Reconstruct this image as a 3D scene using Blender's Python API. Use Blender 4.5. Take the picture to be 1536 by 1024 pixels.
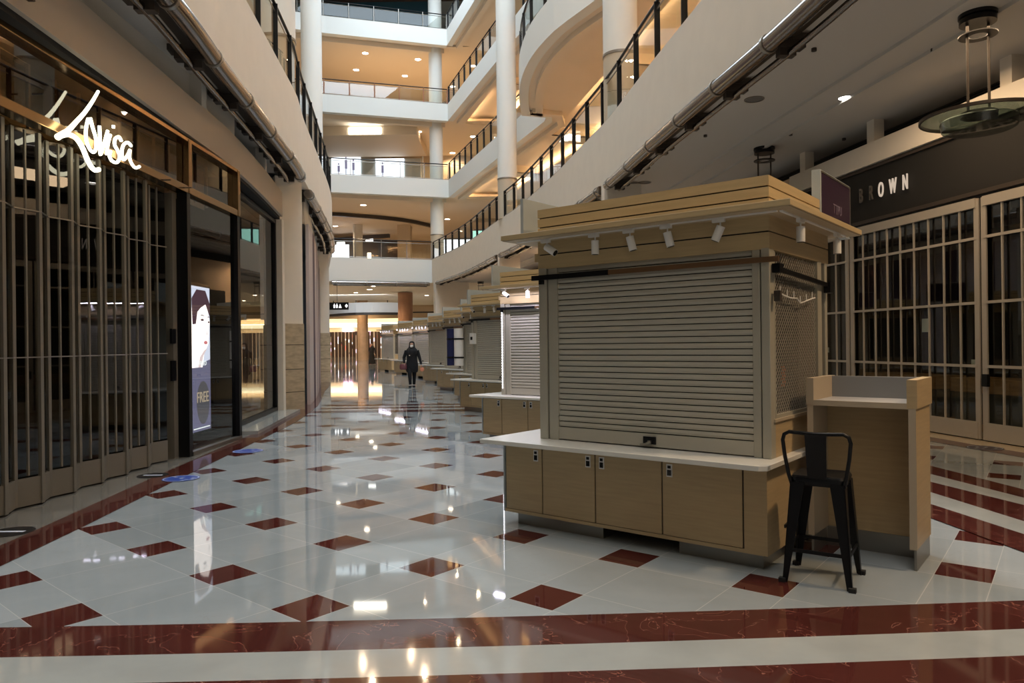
import bpy, bmesh, math, random
from mathutils import Vector, Matrix, Euler
random.seed(7)
PI = math.pi
S = bpy.context.scene
for o in list(bpy.data.objects): bpy.data.objects.remove(o, do_unlink=True)
COL = S.collection

# ------------------------------------------------------------------ camera, world, light, exposure
cd = bpy.data.cameras.new('camera'); cam = bpy.data.objects.new('camera', cd); COL.objects.link(cam)
cd.sensor_width = 36.0; cd.lens = 36.0 * 1089.4 / 1536.0; cd.shift_y = 3.0 / 1536.0
cd.clip_start = 0.05; cd.clip_end = 400
cam.matrix_world = Matrix.Translation((0, 0, 1.5)) @ Euler((PI/2, 0, 0)).to_matrix().to_4x4() @ Matrix.Rotation(-0.0113, 4, 'Z')
S.camera = cam
S.view_settings.view_transform = 'Standard'; S.view_settings.look = 'None'
S.view_settings.gamma = 1; S.view_settings.use_curve_mapping = False
S.view_settings.exposure = 0.75
w = bpy.data.worlds.new('world'); S.world = w; w.use_nodes = True
w.node_tree.nodes['Background'].inputs[0].default_value = (0.55, 0.72, 1.0, 1)
w.node_tree.nodes['Background'].inputs[1].default_value = 0.04

def area(name, loc, size, power, color, rot=(0, 0, 0), spread=None):
    l = bpy.data.lights.new(name, 'AREA'); l.shape = 'RECTANGLE'; l.size, l.size_y = size
    l.energy = power; l.color = color
    if spread: l.spread = spread
    o = bpy.data.objects.new(name, l); o.location = loc; o.rotation_euler = rot; COL.objects.link(o); return o
SKY = (0.74, 0.88, 1.0)
area('skylight', (-0.3, 4, 25.6), (6.0, 22), 2000, (1.0, .98, .95))
area('skylight', (-0.6, 24, 25.6), (6.0, 18), 2200, SKY)
area('skylight', (-5.0, 39, 25.6), (8.0, 10), 850, SKY)

# ------------------------------------------------------------------ materials
def mat(name, col, rough=0.5, metal=0.0, noise=None, emis=None, estr=0, bump=0, coat=0, spec=0.5):
    m = bpy.data.materials.new(name); m.use_nodes = True; nt = m.node_tree; b = nt.nodes['Principled BSDF']
    b.inputs['Base Color'].default_value = (*col, 1); b.inputs['Roughness'].default_value = rough
    b.inputs['Metallic'].default_value = metal; b.inputs['Specular IOR Level'].default_value = spec
    if coat: b.inputs['Coat Weight'].default_value = coat; b.inputs['Coat Roughness'].default_value = 0.06
    if emis: b.inputs['Emission Color'].default_value = (*emis, 1); b.inputs['Emission Strength'].default_value = estr
    if noise or bump:
        tc = nt.nodes.new('ShaderNodeTexCoord'); n = nt.nodes.new('ShaderNodeTexNoise')
        mp = nt.nodes.new('ShaderNodeMapping'); nt.links.new(tc.outputs['Object'], mp.inputs[0]); nt.links.new(mp.outputs[0], n.inputs['Vector'])
        sc, amp, st = noise if noise else (8, 0, (1, 1, 1))
        mp.inputs['Scale'].default_value = st; n.inputs['Scale'].default_value = sc; n.inputs['Detail'].default_value = 4
        if amp:
            r = nt.nodes.new('ShaderNodeValToRGB'); r.color_ramp.elements[0].position = .3; r.color_ramp.elements[1].position = .7
            r.color_ramp.elements[0].color = (*[c*(1-amp) for c in col], 1); r.color_ramp.elements[1].color = (*[min(1, c*(1+amp)) for c in col], 1)
            nt.links.new(n.outputs[0], r.inputs[0]); nt.links.new(r.outputs[0], b.inputs['Base Color'])
        if bump:
            bp = nt.nodes.new('ShaderNodeBump'); bp.inputs['Strength'].default_value = bump; bp.inputs['Distance'].default_value = .01
            nt.links.new(n.outputs[0], bp.inputs['Height']); nt.links.new(bp.outputs[0], b.inputs['Normal'])
    return m
def emit(name, col, s):
    return mat(name, (0.02, 0.02, 0.02), 0.5, emis=col, estr=s)
def glass(name, tint, refl=0.06, ior=1.5, rough=0.0):
    m = bpy.data.materials.new(name); m.use_nodes = True; nt = m.node_tree; nt.nodes.clear()
    out = nt.nodes.new('ShaderNodeOutputMaterial'); mix = nt.nodes.new('ShaderNodeMixShader')
    t = nt.nodes.new('ShaderNodeBsdfTransparent'); g = nt.nodes.new('ShaderNodeBsdfGlossy'); lw = nt.nodes.new('ShaderNodeFresnel')
    lw.inputs['IOR'].default_value = ior; g.inputs['Roughness'].default_value = rough
    t.inputs[0].default_value = (*tint, 1)
    ma = nt.nodes.new('ShaderNodeMath'); ma.operation = 'ADD'; ma.inputs[1].default_value = refl; ma.use_clamp = True
    ge = nt.nodes.new('ShaderNodeNewGeometry'); iv = nt.nodes.new('ShaderNodeMath'); iv.operation = 'SUBTRACT'; iv.inputs[0].default_value = 1; nt.links.new(ge.outputs['Backfacing'], iv.inputs[1])
    mu = nt.nodes.new('ShaderNodeMath'); mu.operation = 'MULTIPLY'
    nt.links.new(lw.outputs[0], ma.inputs[0]); nt.links.new(ma.outputs[0], mu.inputs[0]); nt.links.new(iv.outputs[0], mu.inputs[1]); nt.links.new(mu.outputs[0], mix.inputs[0])
    nt.links.new(t.outputs[0], mix.inputs[1]); nt.links.new(g.outputs[0], mix.inputs[2]); nt.links.new(mix.outputs[0], out.inputs[0])
    return m

def floor_material():
    m = bpy.data.materials.new('polished_marble_floor'); m.use_nodes = True; nt = m.node_tree; N = nt.nodes; Lk = nt.links
    b = N['Principled BSDF']
    def M(op, a, c=None, d=None):
        n = N.new('ShaderNodeMath'); n.operation = op
        for i, v in enumerate((a, c, d)):
            if v is None: continue
            if isinstance(v, (int, float)): n.inputs[i].default_value = v
            else: Lk.new(v, n.inputs[i])
        return n.outputs[0]
    geo = N.new('ShaderNodeNewGeometry'); sp = N.new('ShaderNodeSeparateXYZ'); Lk.new(geo.outputs['Position'], sp.inputs[0])
    X, Y = sp.outputs[0], sp.outputs[1]
    x0, y0, a, s, c = -.3728*1.5, 3.2701*1.5, -.0985, 1.36515, .00873
    ca, sa = math.cos(a), math.sin(a)
    qx, qy = M('SUBTRACT', X, x0), M('SUBTRACT', Y, y0)
    u = M('SUBTRACT', M('MULTIPLY', qx, ca), M('MULTIPLY', qy, sa))
    v = M('ADD', M('MULTIPLY', qx, sa), M('MULTIPLY', qy, ca))
    v = M('SUBTRACT', v, M('MULTIPLY', M('MULTIPLY', u, u), c))
    u, v = M('DIVIDE', u, s), M('DIVIDE', v, s)
    def cell(off):
        du = M('ABSOLUTE', M('SUBTRACT', M('FRACT', M('ADD', u, 1000.5+off)), .5))
        dv = M('ABSOLUTE', M('SUBTRACT', M('FRACT', M('ADD', v, 1000.5+off)), .5))
        return M('ADD', du, dv)
    d = M('MINIMUM', cell(0), cell(.5))          # diamond distance to the nearest inlay centre
    # joints of the big rotated slabs: p = u+v, q = u-v
    p, q = M('ADD', u, v), M('SUBTRACT', u, v)
    def joint(t, off):
        return M('ABSOLUTE', M('SUBTRACT', M('ABSOLUTE', M('SUBTRACT', M('FRACT', M('ADD', t, 1000.5)), .5)), off))
    jd = M('MINIMUM', joint(p, .165), joint(q, .165))
    red = M('LESS_THAN', d, .163)
    line = M('LESS_THAN', M('MINIMUM', M('ABSOLUTE', M('SUBTRACT', d, .165)), jd), .0028)
    # each slab a slightly different tone
    cell_id = N.new('ShaderNodeCombineXYZ'); Lk.new(M('FLOOR', M('ADD', p, .165)), cell_id.inputs[0]); Lk.new(M('FLOOR', M('ADD', q, .165)), cell_id.inputs[1])
    wn = N.new('ShaderNodeTexWhiteNoise'); Lk.new(cell_id.outputs[0], wn.inputs['Vector'])
    nz = N.new('ShaderNodeTexNoise'); nz.inputs['Scale'].default_value = 1.6; nz.inputs['Detail'].default_value = 8; nz.inputs['Distortion'].default_value = 1.2
    Lk.new(geo.outputs['Position'], nz.inputs['Vector'])
    tone = M('ADD', M('MULTIPLY', wn.outputs[0], .5), M('MULTIPLY', nz.outputs[0], .5))
    r = N.new('ShaderNodeValToRGB'); r.color_ramp.elements[0].color = (.25, .28, .29, 1); r.color_ramp.elements[1].color = (.37, .40, .41, 1)
    r.color_ramp.elements[0].position = .2; r.color_ramp.elements[1].position = .8
    Lk.new(tone, r.inputs[0])
    vein = N.new('ShaderNodeTexNoise'); vein.inputs['Scale'].default_value = 3.5; vein.inputs['Detail'].default_value = 6; vein.inputs['Distortion'].default_value = 2.5
    Lk.new(geo.outputs['Position'], vein.inputs['Vector'])
    vm = M('LESS_THAN', M('ABSOLUTE', M('SUBTRACT', vein.outputs[0], .5)), .004)
    def mix(f, A, B):
        n = N.new('ShaderNodeMix'); n.data_type = 'RGBA'
        if isinstance(f, (int, float)): n.inputs[0].default_value = f
        else: Lk.new(f, n.inputs[0])
        for i, v_ in ((6, A), (7, B)):
            if isinstance(v_, tuple): n.inputs[i].default_value = v_
            else: Lk.new(v_, n.inputs[i])
        return n.outputs[2]
    rr = N.new('ShaderNodeValToRGB'); rr.color_ramp.elements[0].color = (.052, .012, .010, 1); rr.color_ramp.elements[1].color = (.095, .022, .017, 1)
    Lk.new(nz.outputs[0], rr.inputs[0])
    col = mix(M('MULTIPLY', vm, .35), r.outputs[0], (.3, .29, .27, 1))
    col = mix(M('MULTIPLY', line, .30), col, (.75, .72, .66, 1))
    col = mix(red, col, rr.outputs[0])
    Lk.new(col, b.inputs['Base Color'])
    b.inputs['Roughness'].default_value = .035; b.inputs['IOR'].default_value = 1.6
    return m
def red_marble():
    m = bpy.data.materials.new('red_marble'); m.use_nodes = True; nt = m.node_tree; N = nt.nodes; Lk = nt.links; b = N['Principled BSDF']
    geo = N.new('ShaderNodeNewGeometry')
    nz = N.new('ShaderNodeTexNoise'); nz.inputs['Scale'].default_value = 2.2; nz.inputs['Detail'].default_value = 8; nz.inputs['Distortion'].default_value = 1.5
    Lk.new(geo.outputs['Position'], nz.inputs['Vector'])
    r = N.new('ShaderNodeValToRGB'); e = r.color_ramp.elements
    e[0].color = (.048, .012, .009, 1); e[1].color = (.10, .025, .018, 1)
    k = e.new(.497); k.color = (.07, .018, .014, 1); k = e.new(.5); k.color = (.30, .13, .09, 1); k = e.new(.503); k.color = (.075, .019, .015, 1)
    Lk.new(nz.outputs[0], r.inputs[0]); Lk.new(r.outputs[0], b.inputs['Base Color'])
    b.inputs['Roughness'].default_value = .05; b.inputs['IOR'].default_value = 1.6
    return m

FLOOR = floor_material(); RED = red_marble()
WHITE_MARBLE = mat('pale_marble', (.34, .35, .33), .07, noise=(2, .12, (1, 1, 1)))
DARK_STONE = mat('grey_threshold_stone', (.16, .15, .13), .12, noise=(3, .2, (1, 1, 1)))
PLASTER = mat('cream_plaster', (.76, .70, .61), .85, noise=(3, .02, (1, 1, 1)))
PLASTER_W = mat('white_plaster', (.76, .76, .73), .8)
CEIL = mat('warm_white_ceiling', (.78, .67, .54), .9)
CEIL_G = mat('grey_white_ceiling', (.60, .57, .53), .9)
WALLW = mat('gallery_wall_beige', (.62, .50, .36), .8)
STONE = mat('travertine_cladding', (.46, .37, .25), .5, noise=(5, .18, (1, 1, 3)))
GAP = mat('shadow_joint', (.03, .025, .02), .8)
MAPLE = mat('maple_laminate', (.48, .35, .19), .42, noise=(3.5, .07, (1, 1, 14)))
MAPLE_H = mat('maple_board', (.51, .38, .205), .4, noise=(3.5, .07, (1, 1, 14)))
LAM_GREY = mat('grey_laminate', (.40, .43, .43), .5)
COUNTER = mat('white_counter_laminate', (.70, .68, .62), .25)
DESK_EDGE = mat('desk_edge_laminate', (.47, .38, .27), .45)
SHUT = mat('shutter_aluminium', (.47, .44, .365), .5, metal=.1)
POST = mat('post_aluminium', (.44, .41, .33), .45, metal=.2)
STEEL = mat('brushed_steel', (.32, .30, .27), .35, metal=.9)
CHROME = mat('polished_pipe_steel', (.30, .265, .24), .2, metal=1.0)
GATE = mat('gate_aluminium', (.20, .18, .145), .5, metal=.3)
GATE_R = mat('gate_aluminium_pale', (.46, .42, .36), .45, metal=.25)
BLACK = mat('black_paint', (.006, .006, .007), .35, spec=.3)
BLACKM = mat('matt_black', (.012, .011, .01), .8)
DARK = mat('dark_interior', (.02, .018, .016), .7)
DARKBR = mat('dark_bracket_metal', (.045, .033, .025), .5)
WOODD = mat('shop_oak', (.30, .15, .06), .5, noise=(4, .2, (1, 1, 8)))
GOLD = mat('bronze_frame', (.34, .21, .10), .22, metal=1.0)
GLASS = glass('clear_glass', (.80, .84, .82), .03)
RAILG = glass('balustrade_glass', (.93, .96, .95), .03)
SHOPG = glass('shopfront_glass', (.78, .78, .74), .05)
HEADG = glass('bronze_tinted_glass', (.62, .52, .36), .05)
LAMPG = glass('smoked_lamp_glass', (.42, .48, .46), .08, rough=.15)
WHITE = mat('white_paint', (.80, .78, .74), .4)
WHITE_L = emit('lit_white', (1, .97, .90), 9)
LED = emit('warm_downlight', (1, .86, .66), 14)
SIGNW = emit('lit_sign_white', (1, .97, .85), 7)
NEON = emit('warm_white_sign_tube', (1, .93, .66), 3.5)
COVE = emit('cove_strip', (1, .70, .40), 24)
POSTERW = emit('lit_poster_white', (.86, .93, 1.0), 1.2)
PURPLE = mat('purple_sign_film', (.028, .008, .032), .35)
BLUE = mat('blue_floor_sticker', (.03, .07, .33), .3)
STW = mat('sticker_white', (.65, .70, .78), .4)
NAVY = mat('navy_fabric', (.012, .015, .07), .9)
ROBE = mat('black_cloth', (.006, .006, .008), .9)
SKIN = mat('skin', (.42, .25, .17), .6)

# ------------------------------------------------------------------ mesh builder
class MB:
    def __init__(s): s.v = []; s.f = []
    def add(s, vs, fs):
        n = len(s.v); s.v += [tuple(p) for p in vs]; s.f += [tuple(i+n for i in f) for f in fs]; return s
    def box(s, x0, x1, y0, y1, z0, z1, M=None):
        vs = [Vector((x, y, z)) for z in (z0, z1) for y in (y0, y1) for x in (x0, x1)]
        if M: vs = [M @ p for p in vs]
        return s.add(vs, [(0, 2, 3, 1), (4, 5, 7, 6), (0, 1, 5, 4), (2, 6, 7, 3), (0, 4, 6, 2), (1, 3, 7, 5)])
    def prism(s, poly, z0, z1):
        n = len(poly); vs = [(x, y, z0) for x, y in poly] + [(x, y, z1) for x, y in poly]
        ar = sum(poly[i][0]*poly[(i+1) % n][1]-poly[(i+1) % n][0]*poly[i][1] for i in range(n))
        fs = [tuple(range(n))[::-1], tuple(range(n, 2*n))] + [(i, (i+1) % n, n+(i+1) % n, n+i) for i in range(n)]
        if ar < 0: fs = [f[::-1] for f in fs]
        return s.add(vs, fs)
    def bar(s, a, b, w, h=None, up=(0, 0, 1)):
        a, b = Vector(a), Vector(b); h = h or w; d = (b-a).normalized(); up = Vector(up)
        if abs(d.dot(up)) > .98: up = Vector((0, 1, 0)) if abs(d.z) > .5 else Vector((0, 0, 1))
        r = d.cross(up).normalized(); u = r.cross(d)
        vs = [p + r*i*w/2 + u*j*h/2 for p in (a, b) for i, j in ((-1, -1), (1, -1), (1, 1), (-1, 1))]
        return s.add(vs, [(3, 2, 1, 0), (4, 5, 6, 7), (0, 1, 5, 4), (1, 2, 6, 5), (2, 3, 7, 6), (3, 0, 4, 7)])
    def tube(s, pts, r, n=10, cap=True):
        pts = [Vector(p) for p in pts]; rs = r if isinstance(r, (list, tuple)) else [r]*len(pts)
        base = len(s.v); prev = None
        for i, p in enumerate(pts):
            d = (pts[min(i+1, len(pts)-1)]-pts[max(i-1, 0)]).normalized()
            if prev is None:
                up = Vector((0, 0, 1)) if abs(d.z) < .9 else Vector((1, 0, 0)); a = d.cross(up).normalized()
            else: a = (prev-d*prev.dot(d)).normalized()
            prev = a; b = d.cross(a)
            for k in range(n):
                t = 2*PI*k/n; s.v.append(tuple(p+(a*math.cos(t)+b*math.sin(t))*rs[i]))
        for i in range(len(pts)-1):
            for k in range(n):
                A = base+i*n+k; B = base+i*n+(k+1) % n; s.f.append((A, B, B+n, A+n))
        if cap: s.f.append(tuple(base+k for k in range(n))[::-1]); s.f.append(tuple(base+(len(pts)-1)*n+k for k in range(n)))
        return s
    def cyl(s, x, y, z0, z1, r, n=24, r2=None):
        return s.tube([(x, y, z0), (x, y, z1)], [r, r if r2 is None else r2], n)
    def lathe(s, prof, c=(0, 0, 0), n=24):
        base = len(s.v)
        for r, z in prof:
            for k in range(n):
                t = 2*PI*k/n; s.v.append((c[0]+r*math.cos(t), c[1]+r*math.sin(t), c[2]+z))
        for i in range(len(prof)-1):
            for k in range(n):
                A = base+i*n+k; B = base+i*n+(k+1) % n; s.f.append((A, B, B+n, A+n))
        return s
    def wallstrip(s, path, z0, z1, t):            # solid wall along a 2-D path, thickness t to the offset side
        o = offset(path, t); n = len(path)
        vs = [(x, y, z0) for x, y in path]+[(x, y, z1) for x, y in path]+[(x, y, z0) for x, y in o]+[(x, y, z1) for x, y in o]
        fs = []
        for i in range(n-1):
            fs += [(i, i+1, n+i+1, n+i), (2*n+i, 3*n+i, 3*n+i+1, 2*n+i+1), (i, 2*n+i, 2*n+i+1, i+1), (n+i, n+i+1, 3*n+i+1, 3*n+i)]
        fs += [(0, n, 3*n, 2*n), (n-1, 3*n-1, 4*n-1, 2*n-1)]
        return s.add(vs, fs)
    def flat(s, A, B, z):                          # horizontal ribbon between two paths of equal length
        n = len(A); vs = [(x, y, z) for x, y in A]+[(x, y, z) for x, y in B]
        return s.add(vs, [(i, i+1, n+i+1, n+i) for i in range(n-1)])
    def build(s, name, m, parent=None, smooth=False, loc=None, bevel=0, **tags):
        me = bpy.data.meshes.new(name); me.from_pydata(s.v, [], s.f)
        bm = bmesh.new(); bm.from_mesh(me); bmesh.ops.recalc_face_normals(bm, faces=bm.faces); bm.to_mesh(me); bm.free()
        me.materials.append(m)
        if smooth:
            for p in me.polygons: p.use_smooth = True
            try: me.set_sharp_from_angle(angle=math.radians(40))
            except Exception: pass
        o = bpy.data.objects.new(name, me); COL.objects.link(o)
        if loc: o.location = loc
        if parent: o.parent = parent
        if bevel:
            b = o.modifiers.new('bevel', 'BEVEL'); b.width = bevel; b.segments = 2; b.limit_method = 'ANGLE'
        for k, v in tags.items(): o[k] = v
        return o
def thing(name, label, cat, loc=(0, 0, 0), rz=0, group=None):
    o = bpy.data.objects.new(name, None); COL.objects.link(o); o.location = loc; o.rotation_euler = (0, 0, rz); o.empty_display_size = .1
    o['label'] = label; o['category'] = cat
    if group: o['group'] = group
    return o
def struct(name, mb, m, **k):
    return mb.build(name, m, kind='structure', **k)
def copy_tree(o, parent=None):
    c = o.copy(); COL.objects.link(c); c.parent = parent
    for ch in o.children: copy_tree(ch, c)
    return c

# ------------------------------------------------------------------ 2-D path helpers
def smooth_path(P, step=0.6):
    out = []
    n = len(P)
    for i in range(n-1):
        p0, p1, p2, p3 = P[max(i-1, 0)], P[i], P[i+1], P[min(i+2, n-1)]
        L = math.hypot(p2[0]-p1[0], p2[1]-p1[1]); k = max(1, int(L/step))
        for j in range(k):
            t = j/k
            out.append(tuple(.5*((2*p1[a])+(-p0[a]+p2[a])*t+(2*p0[a]-5*p1[a]+4*p2[a]-p3[a])*t*t+(-p0[a]+3*p1[a]-3*p2[a]+p3[a])*t**3) for a in (0, 1)))
    out.append(tuple(P[-1])); return out
def offset(path, d):                                # positive d = to the right of the direction of travel
    out = []; n = len(path)
    for i in range(n):
        a, b = path[max(i-1, 0)], path[min(i+1, n-1)]
        dx, dy = b[0]-a[0], b[1]-a[1]; L = math.hypot(dx, dy) or 1
        out.append((path[i][0]+dy/L*d, path[i][1]-dx/L*d))
    return out
def length(path): return sum(math.dist(path[i], path[i+1]) for i in range(len(path)-1))
def at(path, s):
    for i in range(len(path)-1):
        L = math.dist(path[i], path[i+1])
        if s <= L or i == len(path)-2:
            t = s/L if L else 0; a, b = path[i], path[i+1]
            return (a[0]+(b[0]-a[0])*t, a[1]+(b[1]-a[1])*t), ((b[0]-a[0])/L, (b[1]-a[1])/L)
        s -= L
def sub(path, s0, s1, step=.6):
    k = max(1, int((s1-s0)/step)); return [at(path, s0+(s1-s0)*i/k)[0] for i in range(k+1)]
def yat(path, Y):                                   # arclength where the path reaches a depth
    s = 0
    for i in range(len(path)-1):
        a, b = path[i], path[i+1]; L = math.dist(a, b)
        if (a[1]-Y)*(b[1]-Y) <= 0 and a[1] != b[1]: return s+L*(Y-a[1])/(b[1]-a[1])
        s += L
    return s
def frame(p, d, z=0):                               # matrix: local x along d, local y = left of d
    return Matrix(((d[0], -d[1], 0, p[0]), (d[1], d[0], 0, p[1]), (0, 0, 1, z), (0, 0, 0, 1)))
def grd(x, y, z=0.0):                               # where a sight line of the survey meets height z
    u, v = x-768, y-515; c, s = math.cos(.0113), math.sin(.0113); u, v = c*u-s*v, s*u+c*v
    t = (z-1.5)/(-v/1089.4); return (u/1089.4*t, t)

R1 = smooth_path([(3.0, -13), (3.5, -6), (3.68, 0), (3.62, 4.5), (3.42, 8.3), (3.02, 11.5), (2.66, 14.5), (2.36, 17.35), (1.88, 20.2), (1.4, 23.1), (.33, 28.3), (-.66, 32), (-2.63, 39.4), (-5.0, 45.9)])
L1 = smooth_path([(-4.2, -13), (-3.6, -6), (-3.42, 0), (-3.5, 4.5), (-3.70, 8.2), (-3.88, 9.6), (-4.04, 11.15), (-4.28, 13.3), (-4.55, 15.6), (-4.85, 17.1), (-5.55, 21.3), (-6.5, 26.4), (-8.2, 33), (-11.2, 43.9)])
R2 = smooth_path([(6.5, -13), (6.6, -2), (5.6, 8), (3.9, 15.5), (2.7, 18.9), (2.02, 20.3), (1.35, 21.6), (.74, 23.5), (.42, 25.6), (.38, 27.6), (.5, 29.6), (1.35, 30.6), (-.58, 36.2), (-3.9, 45.9)], .5)
# keep the return of the bulge crisp
R2 = [p for p in smooth_path([(6.5, -13), (6.6, -2), (5.6, 8), (3.9, 15.5), (2.7, 18.9), (2.02, 20.3), (1.35, 21.6), (.74, 23.5), (.42, 25.6), (.38, 27.6), (.5, 29.6)], .5)] + [(1.5, 29.9)] + smooth_path([(1.45, 30.4), (-.58, 36.2), (-3.9, 45.9)], .8)
L2 = smooth_path([(-6.6, -13), (-6.8, 0), (-7.5, 10), (-8.6, 20), (-10.2, 30), (-13, 43)], 1.0)
LEV = [(5.40, 6.85), (10.77, 11.87), (15.60, 16.67), (20.36, 21.39)]   # fascia bottom / top of each floor

# ------------------------------------------------------------------ floor
b = MB(); b.add([(-45, -14, 0), (14, -14, 0), (14, 100, 0), (-45, 100, 0)], [(0, 1, 2, 3)]); struct('floor', b, FLOOR)
E = .003
def band(name, A, B, m, z=E):
    mb = MB(); mb.flat(A, B, z); o = struct(name, mb, m); return o
def cross(y0, y1, k=0.040, c=.006):
    xs = [i*.4 for i in range(-9, 13)]
    f = lambda X, Y: (X, Y+k*X+c*X*X*.8)
    return [f(x, y0) for x in xs], [f(x, y1) for x in xs]
ti = [0]
def trim(mb, m, **k):
    ti[0] += 1; return struct('trim_%d' % ti[0], mb, m, **k)
for y0, y1, m in ((3.60, 3.985, RED), (3.30, 3.60, WHITE_MARBLE), (2.93, 3.30, RED), (2.0, 2.93, WHITE_MARBLE)):
    A, B_ = cross(y0, y1); mb = MB(); mb.flat(A, B_, E); trim(mb, m)
for y0, y1, m in ((16.25, 16.75, RED), (16.75, 17.15, WHITE_MARBLE), (17.15, 17.55, RED), (17.55, 17.95, WHITE_MARBLE), (17.95, 18.35, RED)):
    mb = MB(); xs = [-4.6+i*.5 for i in range(15)]
    mb.flat([(x, y0+.02*x) for x in xs], [(x, y1+.02*x) for x in xs], E-.001); trim(mb, m)
SL = smooth_path([(-3.55, -10), (-3.42, 0), (-3.55, 5.0), (-3.62, 6.1), (-3.76, 7.7), (-3.93, 9.9), (-4.12, 12.5), (-4.3, 14.5), (-4.75, 17.5), (-5.05, 19), (-6.1, 23.6), (-7.2, 28.7), (-9.6, 37)])
mb = MB(); mb.flat(SL, offset(SL, -.34), E+.001); trim(mb, RED)
mb = MB(); mb.flat(offset(SL, -.34), offset(SL, -1.1), E); trim(mb, DARK_STONE)
RS = smooth_path([(4.6, -10), (4.75, 0), (5.3, 3.5), (6.3, 9.0), (6.05, 10.7), (5.7, 13), (5.0, 17), (3.6, 24)])
# three red bands that sweep past the desk on the right
def diag(p0, p1, q0, q1, m, z):
    mb = MB(); mb.add([(*p0, z), (*p1, z), (*q1, z), (*q0, z)], [(0, 1, 2, 3)]); trim(mb, m)
def ext(p, q, t):                                   # extend the line p->q by t metres on both sides
    d = math.dist(p, q); ux, uy = (q[0]-p[0])/d, (q[1]-p[1])/d
    return (p[0]-ux*t, p[1]-uy*t), (q[0]+ux*t*.6, q[1]+uy*t*.6)
for k, (l0, l1, r0, r1, m) in enumerate(((698.9, 711.5, 734.4, 747, RED), (711.5, 723.3, 747, 758, WHITE_MARBLE), (723.3, 739, 758, 782.5, RED), (739, 756.9, 782.5, 802, WHITE_MARBLE), (756.9, 777.8, 802, 829, RED))):
    p0, p1 = ext(grd(1397, l0), grd(1536, r0), 3.5); q0, q1 = ext(grd(1397, l1), grd(1536, r1), 3.5); diag(p0, p1, q0, q1, m, E+.001+.0007*k)
GR = smooth_path([(7.6, -13), (7.9, -2), (7.75, 4), (7.35, 8), (6.98, 9.92), (6.66, 11.9), (6.25, 14.4), (5.8, 17.3), (4.9, 22), (3.2, 29), (1.2, 36), (-1.2, 44.5), (-2.5, 50)])
mb = MB(); mb.flat(offset(GR, -.42), offset(GR, -.75), E+.001); trim(mb, RED)
mb = MB(); mb.flat(GR, offset(GR, -.42), E+.001); trim(mb, mat('sand_marble', (.50, .40, .27), .1))

# ------------------------------------------------------------------ level-one fascias, ceilings, walls
def slab(path, side, zb, zt, lip=True, depth=9.0, ceil=CEIL, ceil_off=.25, fac=PLASTER, trays=None, lipd=.6):
    mb = MB(); mb.wallstrip(path, zb, zt, side*.35); trim(mb, fac)
    if lip:
        a = offset(path, side*lipd); mb = MB(); mb.wallstrip(a, zb-.13, zb+ceil_off, side*.3); trim(mb, CEIL)
    A = offset(path, side*.3); B_ = offset(path, side*depth)
    mb = MB(); mb.flat(A, B_, zt-.03)
    trim(mb, mat('gallery_floor', (.55, .45, .33), .4))
    return A, B_
# ground-floor ceilings run out to the shop fronts
slab(R1, 1, *LEV[0], lip=False)
slab(L1, -1, *LEV[0], lip=False)
n_ = len(R1)
mb = MB(); mb.flat(offset(R1, .3), offset(R1, 6.5), 5.45); struct('ceiling', mb, CEIL_G)
mb = MB(); mb.flat(offset(L1, -.3), offset(L1, -5.5), 5.45); struct('ceiling', mb, CEIL_G)
# two shallow ridges along the right-hand ceiling
for o_ in (1.9, 2.5):
    mb = MB(); mb.wallstrip(offset(sub(R1, yat(R1, 2), yat(R1, 40), 1.0), o_), 5.40, 5.46, .06); trim(mb, CEIL_G)

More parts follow.
